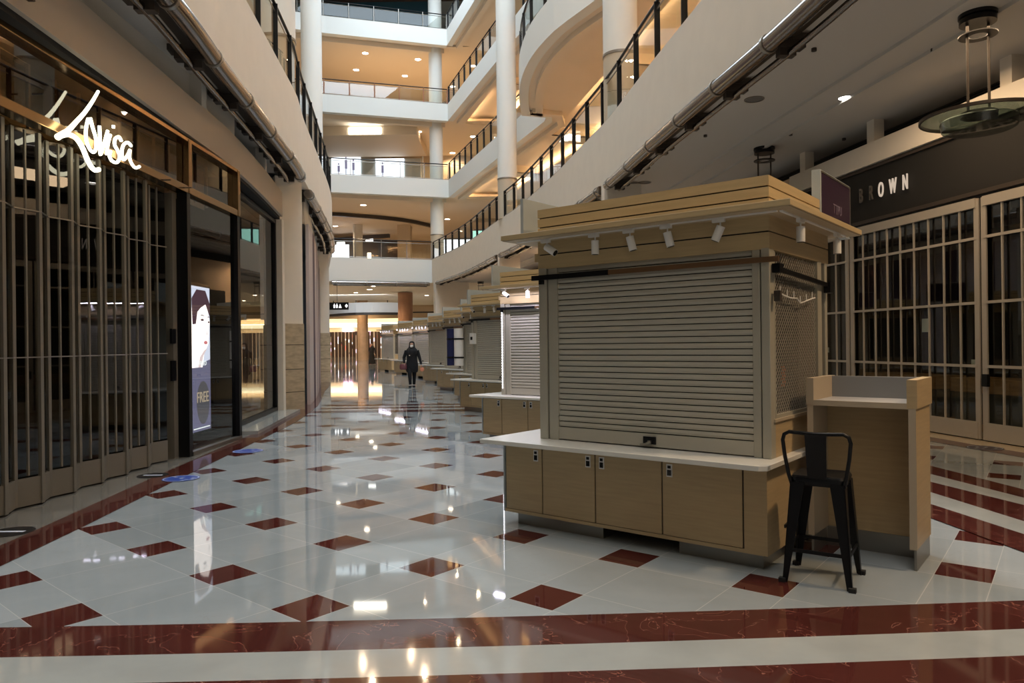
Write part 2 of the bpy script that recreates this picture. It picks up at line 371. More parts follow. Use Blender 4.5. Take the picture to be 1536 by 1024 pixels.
# upper galleries on the right with lit trays, and plain ones on the left
T = smooth_path([(8.2, -6), (7.2, 4), (5.8, 13), (4.4, 20), (3.3, 25.4), (1.65, 32.8), (-.8, 40), (-2.95, 47)])
def ext_path(P, t):
    a, b_ = P[0], P[1]; L = math.dist(a, b_); P = list(P); P[0] = (a[0]-(b_[0]-a[0])/L*.0, a[1]-(b_[1]-a[1])/L*.0); return P
def upper(z0, z1, k):
    slab(R2, 1, z0, z1, fac=PLASTER_W, depth=11)
    zc = z0+.05
    # ceiling between fascia and tray line, then bays of tray / plain
    n = 60
    LT = length(T); LR = length(R2)
    inner = [at(T, LT*i/n)[0] for i in range(n+1)]
    fr = offset(R2, .32); mb = MB(); pl_ = [(*p, zc) for p in fr]+[(*p, zc) for p in inner[::-1]]
    mb.add(pl_, [tuple(range(len(pl_)))])
    outer = offset(inner, 2.4); far = offset(inner, 10)
    mb.flat(outer, far, zc)
    bays = []
    Ys = [(-6, 2), (3.2, 10), (11.2, 17.6), (18.8, 24.3), (25.4, 32.6), (33.6, 39.4), (40.2, 46.8)]
    cuts = []
    for y0, y1 in Ys: cuts.append((yat(T, y0), yat(T, y1)))
    prev = 0
    tray = MB(); strip = MB()
    for s0, s1 in cuts:
        if s0 > prev+.05:
            q = sub(T, prev, s0); mb.flat(q, offset(q, 2.4), zc)
        q = sub(T, s0, s1, 1.0); r = offset(q, 2.4); zt = zc+.42
        qo, ro = ext_path(offset(q, -.3), .3), ext_path(offset(r, .3), .3)
        qs, rs_ = offset(q, -.001), offset(r, .001)
        tray.flat(qo, ro, zt); tray.flat(offset(q, -.3), q, zc+.06); tray.flat(r, offset(r, .3), zc+.06)
        loop = offset(q, -.3)+offset(r, .3)[::-1]
        for i in range(len(loop)):
            p_, p2 = loop[i], loop[(i+1) % len(loop)]
            tray.add([(*p_, zc+.06), (*p2, zc+.06), (*p2, zt), (*p_, zt)], [(0, 1, 2, 3)])
        for e, e2 in ((offset(q, -.25), offset(q, -.13)), (offset(r, .13), offset(r, .25))):
            strip.flat(e, e2, zc+.075)
        for e, dd in ((q, 0), (r, 0)):
            for i in range(len(e)-1): tray.add([(*e[i], zc), (*e[i+1], zc), (*e[i+1], zc+.12), (*e[i], zc+.12)], [(0, 1, 2, 3)])
        prev = s1
    struct('ceiling', mb, CEIL); trim(tray, CEIL); 
    o = strip.build('cove_light_strip', COVE); o['label'] = 'warm hidden light strips in the ceiling trays of the right gallery, ' + k; o['category'] = 'ceiling light'
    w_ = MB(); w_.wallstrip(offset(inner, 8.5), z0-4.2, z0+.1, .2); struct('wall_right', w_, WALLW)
upper(*LEV[1], 'second balcony up')
upper(*LEV[2], 'third balcony up')
slab(R2, 1, *LEV[3], fac=PLASTER_W, depth=11)
mb = MB(); mb.flat(offset(R2, .3), offset(R2, 12), LEV[3][0]+.12); struct('ceiling', mb, CEIL)
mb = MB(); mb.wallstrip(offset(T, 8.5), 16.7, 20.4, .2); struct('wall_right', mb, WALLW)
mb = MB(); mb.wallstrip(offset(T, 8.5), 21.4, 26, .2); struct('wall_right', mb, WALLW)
for z0, z1 in LEV[1:]:
    mb = MB(); mb.wallstrip(L2, z0, z1, -.35); trim(mb, PLASTER_W)
    mb = MB(); mb.flat(offset(L2, -.3), offset(L2, -7), z0+.1); struct('ceiling', mb, CEIL)
for z0, z1 in ((6.8, 10.9), (11.8, 15.7), (16.6, 20.5), (21.3, 26)):
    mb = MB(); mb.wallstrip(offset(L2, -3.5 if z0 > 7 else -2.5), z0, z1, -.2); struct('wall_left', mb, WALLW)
# roof over everything
mb = MB(); mb.box(-45, 18, -14, 72, 26.2, 26.4); struct('ceiling', mb, PLASTER_W)
mb = MB(); mb.box(-14, 16, -14.3, -14, 0, 26.2); struct('wall_back', mb, PLASTER)

# ------------------------------------------------------------------ the cross bridges at the far end
def bridge(z0, z1, cx, depth_to, ceil_m, floor_to=None, lipm=CEIL):
    p0, p1, p2 = (-20.0, 40.55), (-11.0, 43.85), (cx, 46.0 if cx < -4.5 else 45.9)
    path = [p0, p1, p2]
    mb = MB(); mb.wallstrip(path, z0, z1, -.4); trim(mb, PLASTER_W)
    mb = MB(); mb.wallstrip(offset(path, -.9), z0-.14, z0+.15, -.3); trim(mb, lipm)
    poly = [(-20, 41.2), (-11, 44.4), (cx-.1, 46.5), (9, 46.5), (9, depth_to), (-20, depth_to)]
    mb = MB(); mb.prism(poly, z0+.16, z0+.3); struct('ceiling', mb, ceil_m)
    mb = MB(); mb.prism(poly, z1-.25, z1-.03); trim(mb, mat('bridge_floor', (.5, .42, .32), .4))
    return path
B1 = bridge(*LEV[0], -5.0, 66, CEIL)
B2 = bridge(*LEV[1], -3.9, 66, CEIL)
B3 = bridge(*LEV[2], -3.9, 60, CEIL)
B4 = bridge(*LEV[3], -3.9, 60, CEIL)
BLUEW = mat('dim_blue_glazing', (.02, .065, .09), .3)
mb = MB(); mb.box(-20, 12, 66, 66.3, 6.8, 10.95); struct('wall_end', mb, WALLW)
mb = MB(); mb.box(-20, 12, 55, 55.3, 11.8, 15.8); struct('wall_end', mb, WALLW)
mb = MB(); mb.box(-20, 12, 57, 57.3, 16.6, 20.6); struct('wall_end', mb, mat('pale_panel_wall', (.27, .22, .17), .6, noise=(1.5, .2, (1, 1, 1))))
mb = MB(); mb.box(-20, -5.2, 50, 50.3, 21.3, 26.2); struct('wall_end', mb, BLUEW)
mb = MB(); mb.box(-5.2, 12, 57, 57.3, 21.3, 26.2); struct('wall_end', mb, WALLW)
mb = MB(); mb.box(-20, -3, 44, 50, 25.1, 25.2); struct('ceiling', mb, mat('dark_red_brown_ceiling', (.10, .05, .035), .6))
# ------------------------------------------------------------------ far hall under the bridge
mb = MB(); mb.box(-45, 6, 92, 92.4, 3.2, 7); struct('wall_far', mb, mat('far_wall_peach', (.75, .55, .38), .7))
mb = MB(); mb.box(-45, -40, 60, 92, 0, 7); struct('wall_far_left', mb, WALLW)
mb = MB(); mb.prism([(-45, 62), (6, 62), (6, 92), (-45, 92)], 6.3, 6.5); struct('ceiling', mb, CEIL)
mb = MB(); mb.box(-45, 6, 88.5, 91.9, 4.75, 6.3); trim(mb, mat('far_bulkhead', (.70, .50, .32), .7))
mb = MB(); mb.box(-45, 6, 88.45, 88.5, 5.35, 5.5); trim(mb, DARKBR)
mb = MB(); mb.box(-39.9, 6, 90.2, 91.98, 4.2, 4.25); mb.build('cove_strip_light', emit('far_cove_glow', (1, .88, .58), 3.2), label='long glowing cream light band above the far shop fronts', category='ceiling light')
mb = MB(); mb.box(-39.9, 6, 91.8, 91.99, 3.75, 4.2); mb.build('lit_fascia_band', emit('far_band', (1, .86, .55), 1.3), label='glowing cream fascia band over the far shop windows', category='light band')

# ------------------------------------------------------------------ tall columns and piers
def column(x, y, z0, z1, r, label, ring=8.5):
    t = thing('round_column', label, 'column', (x, y, z0))
    mb = MB(); mb.cyl(0, 0, (ring-z0+.06) if z0 < 7 else 0, z1-z0, r, 40); mb.build('shaft', PLASTER_W, t, smooth=True)
    if z0 < 7:
        mb = MB(); mb.cyl(0, 0, 0, ring-z0, r*1.0, 40); mb.build('stone_base', mat('column_base_stone', (.55, .47, .36), .5), t, smooth=True)
        mb = MB(); mb.cyl(0, 0, ring-z0, ring-z0+.06, r*1.04, 40); mb.build('collar', STEEL, t, smooth=True)
    return t
column(-4.75, 46.9, 6.83, 26.2, .43, 'slim white round column standing at the corner of the far bridges')
column(-.12, 31.2, 6.83, 26.2, .42, 'white round column rising beside the bulging upper balcony')
column(2.75, 17.9, 6.83, 26.2, .42, 'large white round column behind the near right balcony railing')
column(-8.15, 30.0, 6.83, 26.2, .42, 'white round column on the left side in front of the bridges')
column(-5.35, 16.75, 6.83, 26.2, .42, 'cream round column behind the left balcony railing, nearest the camera')
def pier(s_, w_, dp, label, path, side, m=PLASTER, base=False):
    p, d = at(path, s_); t = thing('square_pier', label, 'pillar', (p[0], p[1], 0), math.atan2(d[1], d[0]))
    y0, y1 = (-dp, 0) if side > 0 else (0, dp)
    if base:
        mb = MB(); mb.box(-w_/2, w_/2, y0, y1, 2.0, 5.395); mb.build('pier_shaft', m, t)
        st = MB(); e = .03
        for i in range(4): st.box(-w_/2-e, w_/2+e, y0-e, y1+e, .0+i*.5+.006, (i+1)*.5-.006)
        st.build('stone_cladding', STONE, t)
    else:
        mb = MB(); mb.box(-w_/2, w_/2, y0, y1, 0, 5.395); mb.build('pier_shaft', m, t)
    return t
pier(yat(R1, 17.9), .26, .95, 'narrow cream pier under the near right balcony, behind the first kiosk roof', R1, 1)
pier(yat(R1, 31.6), .26, .95, 'narrow cream pier under the right balcony at the middle kiosks', R1, 1)
pier(yat(R1, 45.4), .45, 2.2, 'broad peach pier under the corner where balcony and bridge meet', R1, 1)
# left piers: stone-clad base, cream above
def lpier(poly, label):
    cx = sum(p[0] for p in poly)/4; cy = sum(p[1] for p in poly)/4
    t = thing('square_pier', label, 'pillar', (cx, cy, 0)); q = [(x-cx, y-cy) for x, y in poly]
    mb = MB(); mb.prism(q, 2.02, 5.395); mb.build('pier_shaft', PLASTER, t)
    st = MB()
    for z0, z1 in ((0, .42), (.435, .95), (.965, 1.52), (1.535, 2.02)): st.prism([(x*1.05, y*1.05) for x, y in q], z0, z1)
    st.build('stone_cladding', STONE, t)
    j = MB(); j.prism([(x*1.02, y*1.02) for x, y in q], .0, 2.0); j.build('joints', GAP, t)
lpier([(-5.36, 16.55), (-4.94, 17.2), (-5.28, 18.0), (-6.1, 17.9)], 'cream pier with stone-clad base at the end of the left shop window')
lpier([(-8.05, 29.6), (-7.55, 30.1), (-7.9, 31.0), (-8.6, 30.6)], 'far left cream pier with stone-clad base beyond the striped hoarding')

# ------------------------------------------------------------------ steel pipes along the underside of the first balcony
def pipe_run(path, side, s0, s1, label):
    p0, _ = at(path, (s0+s1)/2)
    t = thing('steel_pipe', label, 'pipe', (p0[0], p0[1], 5.3))
    q = sub(path, s0, s1, .5); tr = lambda P, z: [(x-p0[0], y-p0[1], z-5.3) for x, y in P]
    MB().tube(tr(offset(q, side*.02), 5.30), .115, 16).build('main_tube', CHROME, t, smooth=True)
    q2 = sub(path, s0+.1, s1-.1, .5)
    MB().tube(tr(offset(q2, side*.28), 5.18), .045, 10).build('thin_tube', CHROME, t, smooth=True)
    n = max(2, int((s1-s0)/1.45))
    for i in range(n):
        s_ = s0+.25+(s1-s0-.5)*i/(n-1); p, d = at(path, s_); M_ = frame((p[0]-p0[0], p[1]-p0[1]), d)
        y = -side
        r = MB(); pts = [(p[0]-p0[0]+d[0]*k-d[1]*y*.02, p[1]-p0[1]+d[1]*k+d[0]*y*.02, 0) for k in (-.03, .03)]
        r.tube(pts, .128, 16).build('joint_ring', STEEL, t, smooth=True)
        br = MB(); f = lambda a, b_: sorted((y*a, y*b_))
        br.box(-.10, .10, *f(.10, .56), .04, .12, M_); br.box(-.08, .08, *f(.12, .48), -.06, .04, M_); br.box(-.06, .06, *f(.14, .36), -.16, -.06, M_)
        br.build('bracket', DARKBR, t)
    b2 = MB(); b2.wallstrip([(x-p0[0], y-p0[1]) for x, y in offset(sub(path, s0, s1, .6), side*.14)], .06, .14, side*.2); b2.build('backing_rail', DARKBR, t)
yr = lambda Y: yat(R1, Y)
yl = lambda Y: yat(L1, Y)
pipe_run(R1, 1, yr(1), yr(17.55), 'long steel pipe under the near right balcony edge')
pipe_run(R1, 1, yr(18.15), yr(31.3), 'steel pipe under the right balcony, running behind the kiosk roofs')
pipe_run(R1, 1, yr(31.9), yr(44.9), 'far steel pipe under the right balcony, ending at the bridge')
pipe_run(L1, -1, yl(1), yl(16.4), 'long steel pipe under the left balcony above the shop window')
pipe_run(L1, -1, yl(18.15), yl(29.2), 'curved steel pipe under the left balcony past the stone pier')
pipe_run([(-11.0, 43.7), (-5.0, 45.85)], -1, .2, 6.2, 'steel pipe under the edge of the lowest cross bridge')

# ------------------------------------------------------------------ railings
def railing(path, z, label, spacing=1.3, h=1.1, postm=BLACK, inset=.08, side=1, group='glass balcony railings', glassm=RAILG, pw=.055):
    p0 = path[len(path)//2]
    t = thing('glass_railing', label, 'railing', (p0[0], p0[1], z), group=None)
    L = length(path); n = max(1, round(L/spacing)); q = offset(path, side*inset)
    loc = lambda P, zz: [(x-p0[0], y-p0[1], zz) for x, y in P]
    MB().tube(loc(q, h), .032, 8).build('handrail', BLACK, t, smooth=True)
    MB().tube(loc(q, h-.14), .016, 6).build('upper_rail', STEEL, t, smooth=True)
    MB().tube(loc(q, .06), .022, 6).build('lower_rail', STEEL, t, smooth=True)
    Lq = length(q)
    for i in range(n+1):
        p, d = at(q, min(Lq*i/n, Lq-.001)); M_ = frame((p[0]-p0[0], p[1]-p0[1]), d)
        mb = MB(); mb.box(-.014, .014, -pw, pw, 0, h, M_); mb.build('post', postm, t)
    for i in range(n):
        q3 = [at(q, Lq*(i+.03)/n)[0], at(q, Lq*(i+.5)/n)[0], at(q, Lq*(i+.97)/n)[0]]
        mb = MB(); mb.wallstrip(loc2(q3, p0), .10, h-.16, .012); mb.build('glass_panel', glassm, t)
def loc2(P, p0): return [(x-p0[0], y-p0[1]) for x, y in P]
railing(sub(R1, yr(9.5), yr(45.8), .6), 6.85, 'black-posted glass railing sweeping along the right balcony above the kiosks', 1.45)
railing(sub(L1, yl(9.5), yl(33), .6), 6.85, 'black-posted glass railing on the left balcony', 1.45, side=-1)
def mid(path, a, b_): return sub(path, a, b_, .8)
for k, (z, nm) in enumerate(((11.87, 'second'), (16.67, 'third'), (21.39, 'fourth'))):
    s_m = yat(R2[-14:], 40)
    st = [p for p in R2 if p[1] > 30.2 and p[0] < 1.5]
    railing(st, z, 'glass railing on the straight right gallery, %s balcony up' % nm, 1.3)
bul = [p for p in R2 if 14 < p[1] < 29.7 and p[0] < 5]
for z, nm in ((11.87, 'second'), (16.67, 'third')):
    railing(bul, z, 'curved glass railing on the bulging balcony, %s one up' % nm, 1.4)
RBROWN = mat('red_brown_post', (.28, .10, .06), .4)
for path, z, nm, m, h in ((B1, 6.85, 'lowest', STEEL, 1.15), (B2, 11.87, 'second', STEEL, 1.0), (B3, 16.67, 'third', RBROWN, .95), (B4, 21.39, 'top', STEEL, .95)):
    railing([(-14, 42.75), (-11.0, 43.85), path[2]], z, 'glass railing along the %s cross bridge' % nm, 1.5, h, m, side=-1, inset=.1, pw=.07)

# ------------------------------------------------------------------ shops
def text_mesh(body, size, depth, sx=1.0):
    c = bpy.data.curves.new('t', 'FONT'); c.body = body; c.size = size; c.extrude = depth; c.align_x = 'CENTER'; c.align_y = 'CENTER'; c.resolution_u = 4
    o = bpy.data.objects.new('t', c); COL.objects.link(o); bpy.context.view_layer.update()
    me = bpy.data.meshes.new_from_object(o); bpy.data.objects.remove(o); bpy.data.curves.remove(c)
    for v in me.vertices: v.co.x *= sx
    return me
def put_text(name, body, size, M_, m, parent=None, depth=.01, sx=1.0, **tags):
    me = text_mesh(body, size, depth, sx); me.transform(M_); me.name = name; me.materials.clear(); me.materials.append(m)
    o = bpy.data.objects.new(name, me); COL.objects.link(o)
    if parent: o.parent = parent
    for k, v in tags.items(): o[k] = v
    return o
def facing(loc, right, up=(0, 0, 1)):               # local x -> right, local y -> up
    r = Vector(right).normalized(); u = Vector(up); n = r.cross(u)
    return Matrix(((r.x, u.x, n.x, loc[0]), (r.y, u.y, n.y, loc[1]), (r.z, u.z, n.z, loc[2]), (0, 0, 0, 1)))

# left shop: folding grille, bronze header, neon name
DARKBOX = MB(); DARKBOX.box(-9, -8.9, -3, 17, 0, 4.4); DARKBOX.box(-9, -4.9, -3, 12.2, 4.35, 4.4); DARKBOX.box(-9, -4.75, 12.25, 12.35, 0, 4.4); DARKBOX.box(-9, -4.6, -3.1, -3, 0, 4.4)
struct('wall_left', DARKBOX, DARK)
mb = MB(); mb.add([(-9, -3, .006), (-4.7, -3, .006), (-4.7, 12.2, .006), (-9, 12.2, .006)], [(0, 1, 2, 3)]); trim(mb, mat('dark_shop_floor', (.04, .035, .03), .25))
gate = thing('folding_security_gate', 'tall folding bar gate with dark clear panels closing the left shop', 'security gate', (-4.6, 6.2, 0))
zz = []; y = 1.4; k = 0
while y < 9.80:
    zz.append((-.045 if k % 2 else .045, y-6.2)); y += .255; k += 1
for i in range(len(zz)-1):
    (xa, ya), (xb, yb) = zz[i], zz[i+1]
    mb = MB()
    mb.box(xa-.020, xa+.020, ya-.022, ya+.022, .02, 3.58)
    if i % 2: mb.box((xa+xb)/2-.010, (xa+xb)/2+.010, (ya+yb)/2-.012, (ya+yb)/2+.012, .3, 3.58)
    o = mb.build('upright', GATE, gate)
    mb = MB(); mb.bar((xa, ya, .15), (xb, yb, .15), .025, .26); mb.build('kick_plate', GATE, gate)
    mb = MB(); mb.bar((xa, ya, 1.95), (xb, yb, 1.95), .006, 3.3); mb.build('clear_panel', SHOPG, gate)
for z in (1.42, 2.82):
    mb = MB()
    for i in range(len(zz)-1): mb.bar((zz[i][0]+.02, zz[i][1], z), (zz[i+1][0]+.02, zz[i+1][1], z), .012)
    mb.build('link_bar', STEEL, gate)
mb = MB(); mb.box(.03, .06, 3.50, 3.62, 1.05, 1.32); mb.box(.03, .06, 3.5, 3.62, 1.55, 1.75); mb.build('lock', BLACK, gate)
mb = MB(); mb.box(-.05, .05, 3.56, 3.68, 0, 3.58); mb.build('end_post', GATE, gate)

hd = thing('shop_header', 'bronze-framed glass header above the folding gate', 'shop front', (-4.45, 6.2, 3.6))
mb = MB(); mb.box(-.1, .06, -7, 5.55, .0, .10); mb.box(-.1, .06, -7, 5.55, .70, .76)
for y in (3.72, 5.5): mb.box(-.1, .07, y, y+.09, .0, .74)
mb.build('bronze_frame', GOLD, hd, bevel=.008)
mb = MB(); mb.box(-.03, -.02, -7, 3.7, .10, .70); mb.box(-.03, -.02, 3.82, 5.5, .10, .70); mb.build('tinted_glass', HEADG, hd)
mb = MB(); mb.box(-.5, -.48, -7, 5.5, .10, .72); mb.build('back_panel', mat('header_back_bronze', (.16, .11, .06), .35, metal=.5), hd)
mb = MB()
for i in range(30): mb.box(-.33, -.30, -7+i*.42, -6.97+i*.42, .08, .72)
mb.build('fins', mat('fin_bronze', (.30, .22, .13), .4, metal=.5), hd)

def onX(x, y, X):
    u, v = x-768, y-515; c, s = math.cos(.0113), math.sin(.0113); u, v = c*u-s*v, s*u+c*v
    t = X/(u/1089.4); return (X, t, 1.5-v/1089.4*t)
strokes = [
 [(528, 115), (470, 215), (390, 330), (300, 430), (220, 515), (165, 550), (112, 585)],
 [(112, 585), (180, 562), (245, 562), (310, 605), (365, 690), (410, 800), (455, 885), (495, 922), (535, 915)],
 [(425, 395), (403, 500), (405, 610), (437, 700), (480, 738), (507, 690), (502, 590), (475, 500), (445, 385)],
 [(540, 470), (545, 600), (550, 762), (590, 640), (625, 520)],
 [(652, 560), (628, 650), (612, 762)], [(683, 465), (683, 490)],
 [(765, 625), (740, 583), (703, 600), (695, 660), (728, 725), (747, 790), (720, 842), (670, 828), (643, 775), (655, 725)],
 [(865, 675), (832, 640), (790, 660), (770, 730), (785, 815), (828, 770), (852, 715)],
 [(852, 715), (850, 800), (878, 868), (912, 898), (950, 885)]]
sg = thing('neon_sign', 'glowing handwritten Lovisa sign on the bronze header', 'sign', (-4.30, 7.6, 3.6))
for k, st in enumerate(strokes):
    P = [onX(70+a*.14652, 120+b_*.14652, -4.30) for a, b_ in st]
    P2 = []
    n = len(P)
    for i in range(n-1):
        p0, p1, p2, p3 = [Vector(P[j]) for j in (max(i-1, 0), i, i+1, min(i+2, n-1))]
        for j in range(6):
            t = j/6; P2.append(.5*((2*p1)+(-p0+p2)*t+(2*p0-5*p1+4*p2-p3)*t*t+(-p0+3*p1-3*p2+p3)*t**3))
    P2.append(Vector(P[-1])); P2 = [p-Vector((-4.30, 7.6, 3.6)) for p in P2]
    mm = len(P2); base = .0165 if k > 1 else .023
    r = [base*(1.0 if k != 0 else (.6+.7*i/mm)) for i in range(mm)]
    MB().tube(P2, r, 10).build('letter_stroke', NEON, sg, smooth=True)

mb = MB()
for y_, z_ in ((-.9, .25), (-.2, .12), (.7, .25), (1.6, .02), (2.2, .05)): mb.tube([(-.10, y_, z_), (0, y_, z_)], .008, 6)
mb.build('standoffs', DARKBR, sg)
# glass bay beside the gate with an advert screen
gb = thing('glass_bay', 'narrow glass pane between the folding gate and the big shop window', 'shop window', (-4.45, 10.9, 0))
mb = MB(); mb.box(-.02, -.01, -.95, .85, .05, 3.6); mb.build('pane', SHOPG, gb)
mb = MB(); mb.box(-.09, .05, -1.02, -.92, 0, 3.6); mb.box(-.09, .05, .80, .90, 0, 3.6); mb.build('jambs', BLACK, gb)
mb = MB(); mb.box(-.03, .06, -.92, .88, 0, .06); mb.build('sill', STEEL, gb)
# window two
w2 = thing('shop_window', 'large black-framed shop window beside the stone pier', 'shop window', (-5.1, 14.5, 0), math.atan2(16.3-12.6, -5.32+4.88)-PI/2)
mb = MB(); mb.box(-.02, -.01, -1.75, 1.8, .12, 4.25); mb.build('pane', SHOPG, w2)
mb = MB(); mb.box(-.05, .04, -1.85, -1.75, .06, 4.33); mb.box(-.05, .04, 1.75, 1.85, .06, 4.33); mb.box(-.05, .04, -1.75, 1.75, 4.25, 4.33); mb.box(-.05, .04, -1.75, 1.75, .06, .14); mb.build('frame', BLACK, w2)
mb = MB(); mb.box(-.1, .5, -2.2, 2.0, 0, .06); mb.build('sill', WHITE_MARBLE, w2)
mb = MB(); mb.box(-.9, -.8, -1.9, 1.9, 0, 4.4); mb.build('back_wall', mat('window_back_grey', (.14, .14, .13), .6), w2)

# advert screen: abstract portrait
ad = thing('advert_screen', 'tall lit advert screen with a cropped face and the word FREE', 'screen', (-4.92, 11.47, 0))
mb = MB(); mb.box(-.08, .0, -.38, .38, .14, 2.5); mb.build('casing', BLACK, ad)
def adpoly(pts, x, m, name):
    mb = MB(); n = len(pts); mb.add([(x, a, b_) for a, b_ in pts], [tuple(range(n))]); return mb.build(name, m, ad)
def ell(cy, cz, ry, rz, n=28, a0=0, a1=2*PI): return [(cy+ry*math.cos(a0+(a1-a0)*i/n), cz+rz*math.sin(a0+(a1-a0)*i/n)) for i in range(n)]
ADB = emit('ad_background', (.70, .76, 1.0), 1.1); ADD_ = emit('ad_lower', (.20, .20, .36), .7); ADS = emit('ad_face', (1, .90, .93), 1.9)
ADH = emit('ad_hair', (.12, .06, .10), .6); ADL = emit('ad_lips', (.8, .25, .3), .9); ADG = emit('ad_grey', (.12, .12, .15), .7)
adpoly([(-.35, .18), (.35, .18), (.35, 2.45), (-.35, 2.45)], .004, ADB, 'screen')
adpoly([(-.35, .18), (.35, .18), (.35, 1.30), (-.35, 1.18)], .006, ADD_, 'lower_field')
adpoly([(-.35, 1.18), (.05, 1.18), (.12, 1.4), (.28, 1.55), (.34, 1.9), (.20, 2.25), (-.1, 2.32), (-.32, 2.1), (-.35, 1.6)], .008, ADS, 'face')
adpoly([(-.30, 1.85), (-.33, 2.25), (-.15, 2.40), (.18, 2.40), (.34, 2.2), (.34, 1.98), (.18, 2.18), (.0, 2.12), (-.12, 2.05), (-.18, 1.86)], .010, ADH, 'hair')
adpoly(ell(.05, 1.93, .06, .018), .012, ADH, 'eye'); adpoly(ell(.29, 1.90, .035, .016), .012, ADH, 'eye')
adpoly([(-.04, 1.98), (.02, 2.015), (.13, 2.0), (.13, 1.99), (.02, 2.0)], .012, ADH, 'eyebrow')
adpoly(ell(.17, 1.57, .07, .028), .012, ADL, 'lips')
ADN = emit('ad_shadow', (.80, .66, .72), 1.1)
adpoly([(.20, 1.92), (.225, 1.76), (.24, 1.70), (.19, 1.685), (.20, 1.70), (.21, 1.75)], .011, ADN, 'nose')
adpoly([(-.12, 1.18), (-.02, 1.18), (.08, 1.36), (.24, 1.49), (.10, 1.44), (-.05, 1.34)], .011, ADN, 'jaw_shadow')
adpoly([(.22, 1.97), (.27, 1.995), (.33, 1.98), (.33, 1.97), (.27, 1.98)], .012, ADH, 'eyebrow')
adpoly(ell(.06, .62, .24, .34), .009, ADG, 'circle')
me = put_text('free_lettering', 'FREE', .24, facing((.013, .04, .70), (0, 1, 0)), emit('ad_gold', (.55, .45, .35), .8), ad, .002, .9)
me = put_text('price_lettering', 'FREED', .10, facing((.013, .05, 1.24), (0, 1, 0)), POSTERW, ad, .002, 1)
adpoly([(-.3, .22), (.3, .22), (.3, .235), (-.3, .235)], .012, POSTERW, 'footer_line')

# beam above the left shops, with posts and grille
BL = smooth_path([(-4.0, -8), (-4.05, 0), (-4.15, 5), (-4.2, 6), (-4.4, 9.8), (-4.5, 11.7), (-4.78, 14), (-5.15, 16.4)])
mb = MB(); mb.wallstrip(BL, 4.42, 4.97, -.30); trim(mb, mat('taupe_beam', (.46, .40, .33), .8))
mb = MB(); mb.wallstrip(offset(BL, -.06), 4.36, 4.42, -.5); trim(mb, BLACKM)
GRILLE = mat('vent_grille', (.06, .055, .05), .6)
def grille(path, z0, z1, side):
    mb = MB(); mb.wallstrip(path, z0, z1, side*.05); struct('trim_%d' % (500+ti[0]), mb, BLACKM)
    mb = MB(); n = 9
    for i in range(n): mb.wallstrip(offset(path, -side*.03), z0+.02+(z1-z0)*i/n, z0+.02+(z1-z0)*(i+.45)/n, side*.02)
    ti[0] += 1; trim(mb, GRILLE)
grille(offset(BL, -.75), 4.97, 5.44, -1)
for Y in (2.7, 6.6, 10.6, 14.5):
    p, d = at(BL, yat(BL, Y)); mb = MB(); mb.box(-.09, .09, .02, .2, 4.97, 5.45, frame(p, d)); trim(mb, PLASTER)
put_text('shop_letters', 'RA', .60, facing((-4.13, 6.02, 4.70), (-.05, 1, 0)), mat('black_bronze_letters', (.05, .025, .015), .3, metal=.6), None, .03, .8, label='dark bronze letters on the beam at the top left corner', category='sign')
# upper wall behind the header, and the wall above beam on the left
mb = MB(); mb.box(-9, -4.62, -8, 12.2, 4.40, 5.45); mb.wallstrip([(-5.45, 12.4), (-5.75, 16.1)], 4.40, 5.43, -.2); struct('wall_left', mb, PLASTER)
mb = MB(); mb.box(-5.4, -5.15, 16.34, 16.5, 0, 4.35); struct('wall_left', mb, PLASTER)

# purple striped hoarding, curved
HP = smooth_path([(-5.15, 18.5), (-5.6, 20.7), (-6.2, 23.2), (-6.95, 26.2), (-7.75, 29.4)], .5)
hz = thing('striped_hoarding', 'curved pale hoarding with tall purple stripes beyond the stone pier', 'hoarding', (-6.2, 23.2, 0))
HO1 = mat('hoarding_pale', (.52, .44, .42), .6); HO2 = mat('hoarding_purple', (.06, .025, .045), .6)
LH = length(HP); cuts = [0, .12, .2, .32, .38, .52, .62, .68, .8, .88, 1]
for i in range(len(cuts)-1):
    q = sub(HP, LH*cuts[i], LH*cuts[i+1], .5); mb = MB(); mb.wallstrip(loc2(q, (-6.2, 23.2)), .0, 4.6, -.08); mb.build('stripe_panel', HO2 if i % 2 else HO1, hz)
mb = MB(); mb.wallstrip(offset(HP, -.1), 4.6, 5.45, -.2); struct('wall_left', mb, PLASTER)
mb = MB(); mb.wallstrip([(-8.4, 30.8), (-11.5, 40), (-20, 60)], 0, 5.45, -.2); struct('wall_left', mb, PLASTER)

# right shops: black band, pale bar gate, dark interior
s8, s15, s45 = yat(GR, -6), yat(GR, 15.6), yat(GR, 44.5)
near = sub(GR, s8, s15, .8)
mb = MB(); mb.wallstrip(near, 3.56, 4.62, .25); trim(mb, BLACKM)
mb = MB(); mb.wallstrip(offset(near, -.08), 4.62, 5.0, .4); trim(mb, PLASTER)
mb = MB(); mb.wallstrip(offset(near, -.04), 4.55, 4.60, .05); mb.wallstrip(offset(near, -.04), 3.60, 3.66, .05); trim(mb, DARKBR)
grille(offset(sub(GR, s8, s45, 1.0), .75), 5.0, 5.44, 1)
for Y in (7, 10.2, 13.1, 15.3):
    p, d = at(GR, yat(GR, Y)); mb = MB(); mb.box(-.1, .1, -.25, -.05, 5.0, 5.45, frame(p, d)); trim(mb, PLASTER)
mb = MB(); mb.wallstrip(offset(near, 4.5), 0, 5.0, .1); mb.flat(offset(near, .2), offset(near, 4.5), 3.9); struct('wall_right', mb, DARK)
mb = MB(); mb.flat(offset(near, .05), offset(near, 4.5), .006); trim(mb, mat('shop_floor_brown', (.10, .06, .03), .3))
p, d = at(GR, s15); mb = MB(); mb.box(-.1, .1, -4.6, 0, 0, 5.0, frame(p, d)); struct('wall_right', mb, DARK)
